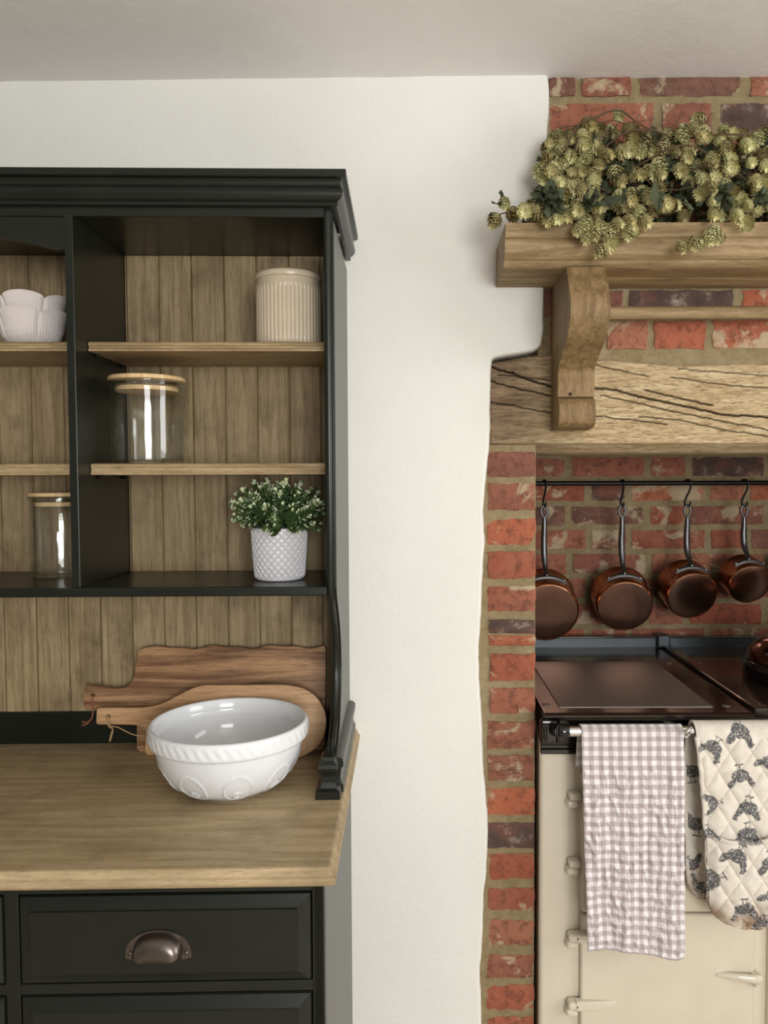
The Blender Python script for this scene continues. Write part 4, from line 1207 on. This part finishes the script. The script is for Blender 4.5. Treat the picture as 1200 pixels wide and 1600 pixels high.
def pan(i):
    x = hx_[i]; _, R, D, HL = pan_desc[i]
    h = thing('pan_hook', 'black iron S-hook holding the ' + ['largest copper pan', 'second copper pan from the pier', 'third copper pan from the pier', 'fourth copper pan from the pier', 'last copper pan on the right'][i], 'hook', (x, RY_, RZ_), hrot[i], 'S-hooks on the pan rail')
    tube('hook_wire', HK, .0030, M['iron'], h, 9)
    t = thing('copper_saucepan', pan_lab[i], 'saucepan', (x, RY_, HZ), [0.0, -.06, .02, .0, 0.0][i], 'copper saucepans on the rail')
    tl = radians([17, 19, 18, 18, 18][i])
    # handle in the plane x=0: eye at the top, slight S, widening to the bracket
    ht = .0062
    eye = [(.0095 * sin(2 * pi * k / 20) * (1 - .35 * max(0, cos(2 * pi * k / 20 + pi))) , 0, -.0165 + .0175 * cos(2 * pi * k / 20)) for k in range(20)]
    arm = [(0, 0, -.034), (.0005, .001, -.06), (-.0005, .002, -.10 * HL / .19), (0, -.001, -.14 * HL / .19), (.001, -.010, -HL + .022), (.002, -.022, -HL + .008), (.002, -.032, -HL - .002)]
    hd = tube('handle', smoothpath(arm, 5), [.0058 + .0034 * sin(pi * min(1, k / 24)) for k in range(31)], M['castiron'], t, 12)
    tube('handle_eye', eye, .0036, M['castiron'], hd, 9, True)
    # body: lathe about its own axis, base towards the room and tipped down
    body = bpy.data.objects.new('pan_body', None); body.empty_display_size = .02
    pr = [(R, 0), (R + .0012, .0012), (R, .003), (R * .995, D * .5), (R * .985, D - .014), (R * .975, D - .007), (R * .95, D - .0022), (R * .915, D)]
    V, Fc = lathe([(R - .0025, .004), (R - .0025, D - .006), (.002, D - .006)][::-1] + [(R - .0025, 0)] + pr, 96, None, False, False)
    b = shade_auto(mobj('pan_body', V, Fc, M['copper'], t, True), 50)
    V, Fc = lathe([(R * .917, D - .0002), (R * .88, D + .0003), (R * .5, D + .0003), (.001, D + .0003)], 96, None, False, True)
    bs = mobj('pan_base', V, Fc, M['copper_base'], b, True); 
    V, Fc = lathe([(R * .985 + .0001, D - .0135), (R * .9755, D - .0068), (R * .951, D - .0020), (R * .915, D + .0004)], 96, None, False, False)
    mobj('pan_edge', V, Fc, M['copper_rim'], b, True)
    # orientation: local +z (base) -> world -y tipped down by tl ; local x stays x
    ax = Vector((0, -cos(tl), -sin(tl))); xx = Vector((1, 0, 0)); yy = ax.cross(xx)
    mt = Matrix((xx, yy, ax)).transposed()
    top = Vector((0, cos(pi / 2 + tl) * 0, 0))
    # the bracket sits on the upper side a little behind mid-depth
    up_dir = -yy if yy.z < 0 else yy
    att = Vector((.002, -.034, -HL - .004))
    zb = D * .60
    org = att - ax * zb - up_dir * (R + .003)
    b.matrix_local = Matrix.Translation(org) @ mt.to_4x4()
    sgn = 1 if up_dir.dot(yy) > 0 else -1
    # riveted bracket: curved plate hugging the side
    W = .62 if R > .07 else .7; V, Fc = [], []
    nb = 18
    for k in range(nb + 1):
        a = -W + 2 * W * k / nb
        half = .0075 + .014 * max(0, 1 - abs(a) / (W * .55)) ** 1.2
        for q, (rr2, zz2) in enumerate([(R - .0005, zb + .0115), (R + .0055, zb + .0100), (R + .0060, zb + .0075 - half), (R - .0005, zb + .006 - half)]):
            V.append((sin(a) * rr2, sgn * cos(a) * rr2, zz2))
    for k in range(nb):
        for q in range(4): Fc.append((k * 4 + q, k * 4 + (q + 1) % 4, (k + 1) * 4 + (q + 1) % 4, (k + 1) * 4 + q))
    Fc += [(0, 1, 2, 3), (nb * 4 + 3, nb * 4 + 2, nb * 4 + 1, nb * 4)]
    bmb = bmesh.new(); vv = [bmb.verts.new(v) for v in V]
    for f in Fc: bmb.faces.new([vv[q] for q in f])
    bmesh.ops.recalc_face_normals(bmb, faces=bmb.faces[:])
    br = shade_auto(bobj('handle_bracket', bmb, M['castiron'], b), 40)
    for a, dz in ((-W * .86, .002), (0, -.003), (W * .86, .002)):
        V, Fc = lathe([(.0042, 0), (.0038, .0018), (.0022, .003), (.0003, .0034)], 12)
        rv = mobj('rivet', V, Fc, M['steel'], b, True)
        nd = Vector((sin(a), sgn * cos(a), 0))
        rv.matrix_local = Matrix.Translation(nd * (R + .0054) + Vector((0, 0, zb + .003 + dz))) @ nd.to_track_quat('Z', 'Y').to_matrix().to_4x4()
for i in range(5): pan(i)
# ================================================================== RANGE COOKER
CX0, CX1, CYF, CYB = .2655, 1.42, 1.680, 2.305
TOPZ = .975
ck = thing('range_cooker', 'cream enamel cast-iron range cooker with black hob set in the brick alcove', 'cooker', (CX0, CYF, 0))
def kbox(name, x0, x1, y0, y1, z0, z1, mat, bev=.002, par=None, seg=2):
    return box(name, x0 - CX0, x1 - CX0, y0 - CYF, y1 - CYF, z0, z1, mat, par or ck, bev, seg)
def ktube(name, pts, r, mat, par=None, n=12):
    return tube(name, [(a - CX0, b - CYF, c) for a, b, c in pts], r, mat, par or ck, n)
kbox('cooker_body', CX0, CX1, CYF, CYB - .01, .06, .9000, M['cream'], .010, None, 4)
kbox('plinth', CX0 + .01, CX1 - .01, CYF + .04, CYB - .01, 0, .06, M['enamel'])
# black front casting under the hob: a stepped moulding
cas = [(CYF + .02, .8735), (1.668, .8735), (1.665, .877), (1.665, .884), (1.670, .887), (1.670, .892), (1.662, .897), (1.660, .902), (1.660, .948), (1.656, .956), (1.645, .962), (1.640, .9645), (CYF + .02, .9645)]
prism('front_casting', [(a - CYF, b) for a, b in cas], 0.002, CX1 - CX0 - .002, M['enamel'], ck, 'x', True)
# hob sections with a divider strip
def hob_section(x0, x1):
    pr = [(1.632, .9645), (1.628, .9680), (1.628, .9715), (1.632, TOPZ - .0005), (1.640, TOPZ), (CYB - .02, TOPZ), (CYB - .02, .9645)]
    return prism('hob_top', [(a - CYF, b) for a, b in pr], x0 - CX0, x1 - CX0, M['hob'], ck, 'x', True)
hob_section(CX0 + .003, .7195); hob_section(.7545, CX1 - .003)
kbox('divider_strip', .7215, .7525, 1.634, CYB - .03, .966, .9850, M['hob'], .004)
kbox('warming_plate', .307, .647, 1.674, 2.095, TOPZ - .004, TOPZ + .0022, M['plate'], .0015)
for (a, b) in ((853, 1101), (1134, 1103), (1190, 1103), (1045, 1036), (1092, 1036)):
    d = _cm @ Vector(((a - PPX) / FPX, -(b - PPY) / FPX, -1.0)); q = Vector((0, 0, EYE)) + d * ((TOPZ - EYE) / d.z)
    V, Fc = lathe([(.0095, -.001), (.0095, .0008), (.0085, .0014), (.001, .0016)], 24, None, True, True)
    mobj('hob_stud', V, Fc, M['plate'], ck, True, (q.x - CX0, q.y - CYF, TOPZ))
# upstand along the back, with a clip over the joint
kbox('upstand', CX0 + .003, CX1 - .003, 2.283, 2.300, .968, 1.0035, M['upstand'], .003)
kbox('upstand_cap', CX0 + .001, CX1 - .001, 2.279, 2.305, 1.0030, 1.0065, M['enamel'], .001)
kbox('upstand_clip', .708, .746, 2.262, 2.308, .9755, 1.0135, M['upstand'], .006, None, 3)
# ---- doors
def door(x0, x1, z0, z1):
    return kbox('oven_door', x0, x1, CYF - .015, CYF + .004, z0, z1, M['cream'], .006, None, 3)
du = door(.3560, .7440, .5165, .8300); dl_ = door(.3560, .7440, .07, .5130)
door(.7760, 1.20, .5165, .8300); door(.7760, 1.20, .07, .5130)
def strap(d, zc, arm):
    """cast hinge: two stacked lobes on the frame, one with a tapering strap on the door"""
    x = px_(897, 1400, 1.66)
    kbox('hinge_knuckle', x - .0125, x + .0145, CYF - .028, CYF - .002, zc - .0005, zc + .0165, M['cream'], .006, d, 3)
    kbox('hinge_pin_block', x - .0165, x + .0095, CYF - .024, CYF + .002, zc - .0185, zc - .0015, M['cream'], .006, d, 3)
    if arm:
        V, Fc = [], []
        secs = [(0, .0110, .028), (.02, .0108, .028), (.045, .0098, .026), (.070, .0080, .022), (.090, .0060, .0170)]
        for dx, hh, pj in secs:
            for a, b in ((-hh, -.012), (-hh, -pj + .003), (-hh + .003, -pj), (hh - .003, -pj), (hh, -pj + .003), (hh, -.012)): V.append((x + .006 + dx - CX0, b, zc + .008 + a))
        m = 6
        for s in range(len(secs) - 1):
            for k in range(m): Fc.append((s * m + k, s * m + (k + 1) % m, (s + 1) * m + (k + 1) % m, (s + 1) * m + k))
        Fc += [tuple(range(m)), tuple((len(secs) - 1) * m + k for k in range(m))[::-1]]
        o = mobj('hinge_strap', V, Fc, M['cream'], d); bmx = bmesh.new(); bmx.from_mesh(o.data); bmesh.ops.recalc_face_normals(bmx, faces=bmx.faces[:]); bmx.to_mesh(o.data); bmx.free(); shade_auto(o, 40)
for zc, d, arm in ((pz(1250, 1.66, 897), du, False), (pz(1355, 1.66, 897), du, False), (pz(1470, 1.66, 897), dl_, True), (pz(1576, 1.66, 897), dl_, True)): strap(d, zc, arm)
# latch lever on the lower door
def latch(d):
    zc = pz(1527, 1.655, 1150); xa, xb = px_(1122, 1527, 1.655), px_(1190, 1527, 1.65)
    secs = [(xa, .0030, -.017), (xa + .02, .0065, -.023), (xa + .05, .0085, -.031), (xb - .020, .0098, -.036), (xb - .007, .0112, -.036), (xb, .0080, -.034)]
    V, Fc = [], []; m = 10
    for x, hh, y in secs:
        for k in range(m):
            a = 2 * pi * k / m; V.append((x - CX0, y + .0065 * cos(a) + .004, zc + hh * sin(a) + (.001 if x < xb - .03 else 0)))
    for s in range(len(secs) - 1):
        for k in range(m): Fc.append((s * m + k, s * m + (k + 1) % m, (s + 1) * m + (k + 1) % m, (s + 1) * m + k))
    Fc += [tuple(range(m)), tuple((len(secs) - 1) * m + k for k in range(m))[::-1]]
    o = mobj('latch_lever', V, Fc, M['cream'], d); bmx = bmesh.new(); bmx.from_mesh(o.data); bmesh.ops.recalc_face_normals(bmx, faces=bmx.faces[:]); bmx.to_mesh(o.data); bmx.free(); shade_auto(o, 60)
    ktube('latch_pin', [(xb - .013, CYF - .024, zc - .021), (xb - .013, CYF - .024, zc - .004)], .0042, M['steel'], d, 12)
    kbox('latch_block', xb - .020, xb + .002, CYF - .031, CYF - .012, zc - .006, zc + .006, M['cream'], .003, d)
latch(dl_)
# ---- towel rail on black brackets
RLY, RLZ, RLR = 1.606, .9455, .0118
ktube('towel_rail', [(.310, RLY, RLZ), (1.36, RLY, RLZ)], RLR, M['steel'], None, 24)
for s, xb in ((1, .289), (-1, 1.385)):
    V = [(xb - .024 - CX0, .0, .903), (xb - .024 - CX0, .0, .952)]
    kbox('rail_bracket_plate', xb - .026, xb + .012, CYF - .030, CYF - .008, .904, .9545, M['enamel'], .005, None, 3)
    kbox('rail_bracket_rib', xb - .020, xb - .012, CYF - .036, CYF - .020, .910, .948, M['enamel'], .003, None, 2)
    ktube('rail_bracket_arm', [(xb + .004, CYF - .016, .930), (xb + .006, CYF - .034, .935), (xb + .009, CYF - .052, .941), (xb + .011, RLY, RLZ)], [.014, .0145, .0145, .014], M['enamel'], None, 16)
    ktube('rail_end_boss', [(xb + .000 * s, RLY, RLZ), (xb + .004 * s, RLY, RLZ), (xb + .020 * s, RLY, RLZ), (xb + .0265 * s, RLY, RLZ)], [.0125, .0165, .0165, .0140], M['enamel'], None, 20)

# ================================================================== KETTLE AT THE EDGE OF THE HOB
def kettle():
    t = thing('stove_kettle', 'dark copper kettle with a black base standing on the hob at the right edge', 'kettle', (.958, 1.925, TOPZ + .0004))
    V, Fc = lathe([(.120, 0), (.128, .002), (.131, .010), (.131, .034), (.128, .042), (.124, .044)], 72, None, True, True)
    shade_auto(mobj('kettle_base', V, Fc, M['enamel'], t, True), 40)
    V, Fc = lathe([(.1235, .0440), (.1235, .052), (.118, .066), (.104, .083), (.084, .096), (.062, .104), (.052, .106)], 72, None, True, True)
    shade_auto(mobj('kettle_shell', V, Fc, M['kettle'], t, True), 40)
    V, Fc = lathe([(.050, .1062), (.052, .109), (.046, .116), (.028, .122), (.010, .125), (.008, .133), (.014, .138), (.012, .146), (.001, .149)], 48, None, True, True)
    shade_auto(mobj('lid', V, Fc, M['kettle'], t, True), 40)
    tube('spout', smoothpath([(.095, 0, .06), (.130, 0, .078), (.150, 0, .100), (.162, 0, .112)], 5), [.026 - .0009 * k for k in range(16)], M['kettle'], t, 16)
    tube('kettle_handle', smoothpath([(-.060, 0, .100), (-.066, 0, .15), (-.045, 0, .20), (0, 0, .215), (.045, 0, .20), (.066, 0, .15), (.060, 0, .100)], 6), .0075, M['enamel'], t, 12)
kettle()

# ================================================================== GINGHAM TEA TOWEL
def m_gingham():
    m = Mat('gingham_linen')
    s = m.node('ShaderNodeAttribute', attribute_name='su').outputs['Fac']; t_ = m.node('ShaderNodeAttribute', attribute_name='sv').outputs['Fac']
    v = m.coords(); n0 = m.noise(v, 90.0, 3.0)
    P = .0203
    def stripe(c):
        f = m.math('FRACT', m.math('ADD', m.math('DIVIDE', c, P), m.math('MULTIPLY', n0, .06)))
        d = m.math('ABSOLUTE', m.math('SUBTRACT', f, .5))
        return m.fac(d, .22, .28)
    a, b = stripe(s), stripe(t_)
    sm = m.math('MULTIPLY', m.math('ADD', a, b), .5)
    c = m.ramp(sm, [(0.0, srgb(228, 224, 229)), (.5, srgb(188, 177, 178)), (1.0, srgb(155, 141, 140))])
    w1 = m.noise(m.coords((1, 1, .08)), 900.0, 2.0); w2 = m.noise(m.coords((.08, 1, 1)), 900.0, 2.0)
    c = m.mix(m.math('MULTIPLY', m.math('ADD', w1, w2), .10), c, srgb(250, 248, 250))
    m.col(c).p(rough=.9, spec=.1, sheen=.15)
    m.bump(m.math('ADD', m.math('ADD', w1, w2), m.math('MULTIPLY', m.noise(v, 55.0, 4.0, .6), 2.2)), .5, .0018)
    return m.m
M['gingham'] = m_gingham()
def towel():
    W0 = .2145; rad = RLR + .0022
    Lb, Lf = .085, .475
    arc = pi * rad; tot = Lb + arc + Lf
    nu, nv = 110, 330
    def f(u, v):
        s = v * tot
        x = .3395 + u * W0
        if s < Lb:
            q = 1 - s / Lb
            y = RLY + rad + .006 * q + .002 * q * sin(u * 9 + 1); z = RLZ - (Lb - s); x += -.003 - .002 * q
        elif s < Lb + arc:
            a = (s - Lb) / rad; y = RLY + rad * cos(a); z = RLZ + rad * sin(a); x += -.003 * (1 - (s - Lb) / arc)
        else:
            d = s - Lb - arc; q = d / Lf
            y = RLY - rad - .002 * q
            z = RLZ - d * (1 + .0)
            x += .0135 * q ** 1.2 * (1 - u) + .0045 * q * u + .003 * sin(q * 5 + .5) * q * (u - .2)
            z += .012 * q * (1 - u) ** 1.3 + .006 * q * (sin(u * 4.0 + .5) - .5) * (q ** 3)
            k = sstep(0, .25, q)
            fold = .0042 * sin(u * 15 + 1.2 * nz(q * 3, u * 2) + q * 1.5) * q + .0035 * nz(u * 9, q * 3.5, 1)
            crk = .0022 * nz(u * 24, q * 26, 3) + .0014 * nz(u * 50, q * 60, 6)
            ridge = .0048 * (1 - abs(nz(u * 7 + q * 2.5, q * 9 - u * 3, 12))) ** 6
            y -= k * (fold + crk + ridge) + .003 * k
            if d < .035: y = min(y, RLY - rad)
            y = min(y, 1.640)
        if abs(u - .0) < .02 or abs(u - 1.) < .02: y += .0006
        return (x, y, z)
    t = thing('tea_towel', 'taupe and white gingham tea towel hanging over the cooker rail', 'towel', (.446, RLY, RLZ))
    off = Vector((.446, RLY, RLZ))
    g = grid('towel_cloth', lambda u, v: tuple(Vector(f(u, v)) - off), nu, nv, M['gingham'], t, .0016, {'su': lambda u, v: u * W0, 'sv': lambda u, v: v * tot})
    # stitched hem along the bottom and the folded-under layer showing at the right edge
    V = [Vector(f(k / nu, 1.0)) - off + Vector((0, -.0004, .001)) for k in range(nu + 1)]
    tube('hem', V, .0017, M['gingham'], t, 6)
    def f2(u, v):
        s = Lb + arc + Lf * (.22 + .77 * v); x, y, z = f(.86 + .14 * u, s / tot)
        return tuple(Vector((x + .0045 * v * u + .001, y + .0045, z - .004 * v)) - off)
    grid('folded_layer', f2, 18, 120, M['gingham'], t, .0014, {'su': lambda u, v: .1 + u * .03, 'sv': lambda u, v: v * .37 + .006})
towel()

# ================================================================== QUILTED DOUBLE OVEN GLOVE
def m_quilt():
    m = Mat('hen_print_cotton')
    pr = m.node('ShaderNodeAttribute', attribute_name='print').outputs['Fac']; sc = m.node('ShaderNodeAttribute', attribute_name='scorch').outputs['Fac']
    v = m.coords(); n1 = m.noise(v, 420.0, 3.0, .7); n2 = m.noise(v, 40.0, 4.0, .6); n3 = m.noise(v, 14.0, 4.0, .6)
    c = m.mix(m.fac(n2, .3, .7), srgb(224, 218, 208), srgb(204, 196, 184))
    c = m.mix(m.math('MULTIPLY', sc, m.fac(n3, .35, .6)), c, srgb(132, 98, 68))
    ink = m.mix(m.fac(m.noise(v, 300.0, 3.0, .7), .52, .60), srgb(60, 60, 66), srgb(186, 182, 178))
    c = m.mix(m.math('MULTIPLY', pr, .92), c, ink)
    m.col(c).p(rough=.9, spec=.1, sheen=.15)
    m.bump(n1, .25, .0008); return m.m
M['quilt'] = m_quilt()
def hen(a, b):
    """flat hen silhouette, a to the right, b up, body about one unit wide"""
    if -.62 < b < .85 and abs(a) < .95:
        if (a / .52) ** 2 + ((b + .05 + .10 * a) / .36) ** 2 < 1: return 1.0
        dx, dy = a - .50, b - .22
        u = dx * .62 + dy * .78; w = -dx * .78 + dy * .62
        if (u / .40) ** 2 + (w / .20) ** 2 < 1: return 1.0
        dx, dy = a + .42, b - .26
        u = dx * -.45 + dy * .89; w = dx * .89 + dy * .45
        if (u / .34) ** 2 + (w / .17) ** 2 < 1: return 1.0
        if (a + .56) ** 2 + (b - .56) ** 2 < .019: return 1.0
        if -.80 < a < -.6 and abs(b - .54) < (a + .80) * .25: return 1.0
        if abs(b - .70) < .06 and abs(a + .54) < .10: return 1.0
    if -.72 < b < -.34:
        for lx in (-.12, .10):
            if abs(a - lx - (b + .4) * .15) < .028: return 1.0
        if b < -.64 and (abs(a + .18) < .14 or abs(a - .05) < .14): return 1.0
    return 0.0
def gloves():
    O = Vector((.68, RLY, RLZ))
    t = thing('oven_glove', 'quilted cream double oven glove printed with grey hens, hanging over the cooker rail', 'oven glove', tuple(O))
    rad = RLR + .0066; W = .176
    zF, zR = .5365, .5530
    Lf = RLZ - zF; Lr = RLZ - zR; arc = pi * rad; tot = Lr + arc + Lf
    def hp(lst, Y): return [(px_(a, b, Y), pz(b, Y, a), s * .001, radians(rot), fl) for a, b, s, rot, fl in lst]
    HF = hp([(1113, 1168, 36, 150, 1), (1157, 1146, 38, 178, 1), (1155, 1212, 37, 195, 1), (1166, 1262, 38, 170, -1), (1166, 1302, 38, 185, 1), (1112, 1254, 30, 110, 1), (1200, 1192, 36, 150, 1), (1106, 1300, 24, 200, 1), (1235, 1240, 36, 175, 1), (1230, 1160, 36, 190, -1)], 1.585)
    HP = hp([(1147, 1334, 40, 160, 1), (1200, 1345, 38, 190, 1), (1112, 1372, 38, 120, 1), (1160, 1418, 38, 180, -1), (1202, 1398, 34, 150, 1), (1190, 1442, 30, 180, 1), (1240, 1390, 36, 170, -1)], 1.575)
    HR = hp([(1083, 1205, 40, 5, 1), (1091, 1288, 40, -8, -1), (1080, 1352, 36, 10, 1), (1100, 1388, 38, 0, 1), (1150, 1300, 36, 0, 1)], 1.632)
    def ink(H, x, z):
        for hx, hz, s, rot, fl in H:
            dx, dz = x - hx, z - hz
            if abs(dx) > s * 1.1 or abs(dz) > s * 1.1: continue
            c, s_ = cos(rot), sin(rot)
            if hen(fl * (dx * c + dz * s_) / s, (-dx * s_ + dz * c) / s) > 0: return 1.0
        return 0.0
    def quilt(x, z):
        u = (x - .600) / .0475; w = (z - .905) / .0745
        a = abs(((u + w) % 1.0) - .5) * 2; b = abs(((u - w) % 1.0) - .5) * 2     # 1 on a seam
        return min(1 - a ** 3, 1 - b ** 3)
    def xl_front(z):
        P = [(.50, .6105), (.62, .608), (.735, .600), (.86, .589), (.93, .580), (.98, .577)]
        for (a, va), (b, vb) in zip(P, P[1:]):
            if a <= z <= b: return va + (vb - va) * (z - a) / (b - a)
        return .6105
    def xl_rear(z): return .5725 + .012 * sstep(.9, .55, z) if z < .9 else .5725 + .004 * (z - .9) / .06
    def rnd_in(d, R):
        """how far the edge is drawn in at distance d from the rounded end"""
        if d >= R: return 0.0
        return R - sqrt(max(0.0, R * R - (R - d) ** 2))
    CUR = {}
    nu, nv = 128, 620
    def f(u, v):
        s = v * tot
        if s < Lr:
            z = RLZ - (Lr - s); xl = xl_rear(z); ins = rnd_in(s, .062)
            x = xl + ins + u * (W - 2 * ins)
            qd = (1 - s / Lr)
            y = RLY + rad + .014 * sstep(0, .3, qd) - .0026 * quilt(x, z) * sstep(.0, .08, qd) + .004
            side = 'r'
        elif s < Lr + arc:
            a = (s - Lr) / rad; y = RLY + rad * cos(a) + .004 * (1 - (s - Lr) / arc); z = RLZ + rad * sin(a); k = (s - Lr) / arc
            xl = xl_rear(RLZ) * (1 - k) + xl_front(RLZ) * k; x = xl + u * W; side = 'f' if k > .4 else 'r'
        else:
            d = s - Lr - arc; z = RLZ - d; xl = xl_front(z); ins = rnd_in(Lf - d, .066)
            x = xl + ins + u * (W - 2 * ins); q = d / Lf
            y = RLY - rad - .0066 * quilt(x, z) * sstep(.0, .05, q) - .004 * sin(pi * u) * q + .003 * nz(x * 22, z * 14, 2); side = 'f'
        e = min(u, 1 - u) * W
        if side == 'f': y += .003 * (1 - sstep(0, .012, e))
        CUR[(round(u * nu), round(v * nv))] = (ink(HF if side == 'f' else HR, x, z), (sstep(.62, .55, z) * .7 if side == 'f' else sstep(.66, .56, z)) )
        return tuple(Vector((x, y, z)) - O)
    key = lambda u, v: (round(u * nu), round(v * nv))
    grid('quilted_pad', f, nu, nv, M['quilt'], t, .006, {'print': lambda u, v: CUR[key(u, v)][0], 'scorch': lambda u, v: CUR[key(u, v)][1]})
    # pocket for the hand on the front end
    CP = {}; mu, mv = 128, 150
    def g(u, v):
        zt = .7335 + .010 * (u - .1) - .014 * sin(pi * u); d_b = (1 - v)
        z = zF - .001 + (zt - zF + .001) * d_b; d = z - zF + .001
        xl = xl_front(z) - .0015; ins = rnd_in(max(d, 0), .066)
        x = xl + ins + u * (W + .003 - 2 * ins)
        y = RLY - rad - .0105 - .0066 * quilt(x + .004, z + .003) - .010 * sin(pi * u) ** .8 * sstep(0, .5, d_b) + .006 * (1 - sstep(0, .02, min(u, 1 - u) * W)) + .006 * (1 - sstep(0, .02, d))
        CP[(round(u * mu), round(v * mv))] = (ink(HP, x, z), max(sstep(.62, .55, z) * .9, .0))
        return tuple(Vector((x, y, z)) - O)
    k2 = lambda u, v: (round(u * mu), round(v * mv))
    grid('glove_pocket', g, mu, mv, M['quilt'], t, .005, {'print': lambda u, v: CP[k2(u, v)][0], 'scorch': lambda u, v: CP[k2(u, v)][1]})
    def bind(name, pts, r):
        o = tube(name, pts, r, M['quilt'], t, 8)
        for an, fn in (('print', lambda p: ink(HP + HF, p.x + O.x, p.z + O.z) * .9), ('scorch', lambda p: sstep(.66, .55, p.z + O.z))):
            a = o.data.attributes.new(an, 'FLOAT', 'POINT'); a.data.foreach_set('value', [fn(q.co) for q in o.data.vertices])
    bind('pocket_binding', [Vector(g(k / 60, 0)) + Vector((0, -.001, 0)) for k in range(61)], .0042)
    edge = [Vector(f(0, (Lr + arc + Lf * k / 120) / tot)) + Vector((0, -.003, 0)) for k in range(2, 119)]
    edge += [Vector(f(k / 40, 1.0)) + Vector((0, -.003, 0)) for k in range(0, 41)]
    edge += [Vector(f(1, (Lr + arc + Lf * k / 120) / tot)) + Vector((0, -.003, 0)) for k in range(118, 1, -1)]
    bind('edge_binding', edge, .0052)
    redge = [Vector(f(0, Lr * (1 - k / 100) / tot)) for k in range(4, 99)] + [Vector(f(k / 30, 0.002)) for k in range(0, 31)] + [Vector(f(1, Lr * (k / 100) / tot)) for k in range(2, 96)]
    bind('edge_binding', redge, .0048)
    # hanging loop at the corner: a flat ribbon bent round
    V, Fc = [], []; n = 26
    cpt = pt(1075, 1144, 1.572) - O
    for k in range(n + 1):
        a = 2 * pi * k / n; rx, rz = .0075, .0095
        c = Vector((cos(a) * rx * .9 + sin(a) * .004, -.002 * cos(a), sin(a) * rz + cos(a) * .003))
        for w in (-.008, .008): V.append(cpt + c + Vector((w * .45, w * .9, w * .1)))
    for k in range(n): Fc.append((k * 2, k * 2 + 1, k * 2 + 3, k * 2 + 2))
    o = mobj('hanging_loop', V, Fc, M['quilt'], t, True)
    a = o.data.attributes.new('print', 'FLOAT', 'POINT'); a.data.foreach_set('value', [1.0 if (k // 5) % 3 == 1 else 0.0 for k in range(len(V))])
    o.modifiers.new('s', 'SOLIDIFY').thickness = .002
gloves()
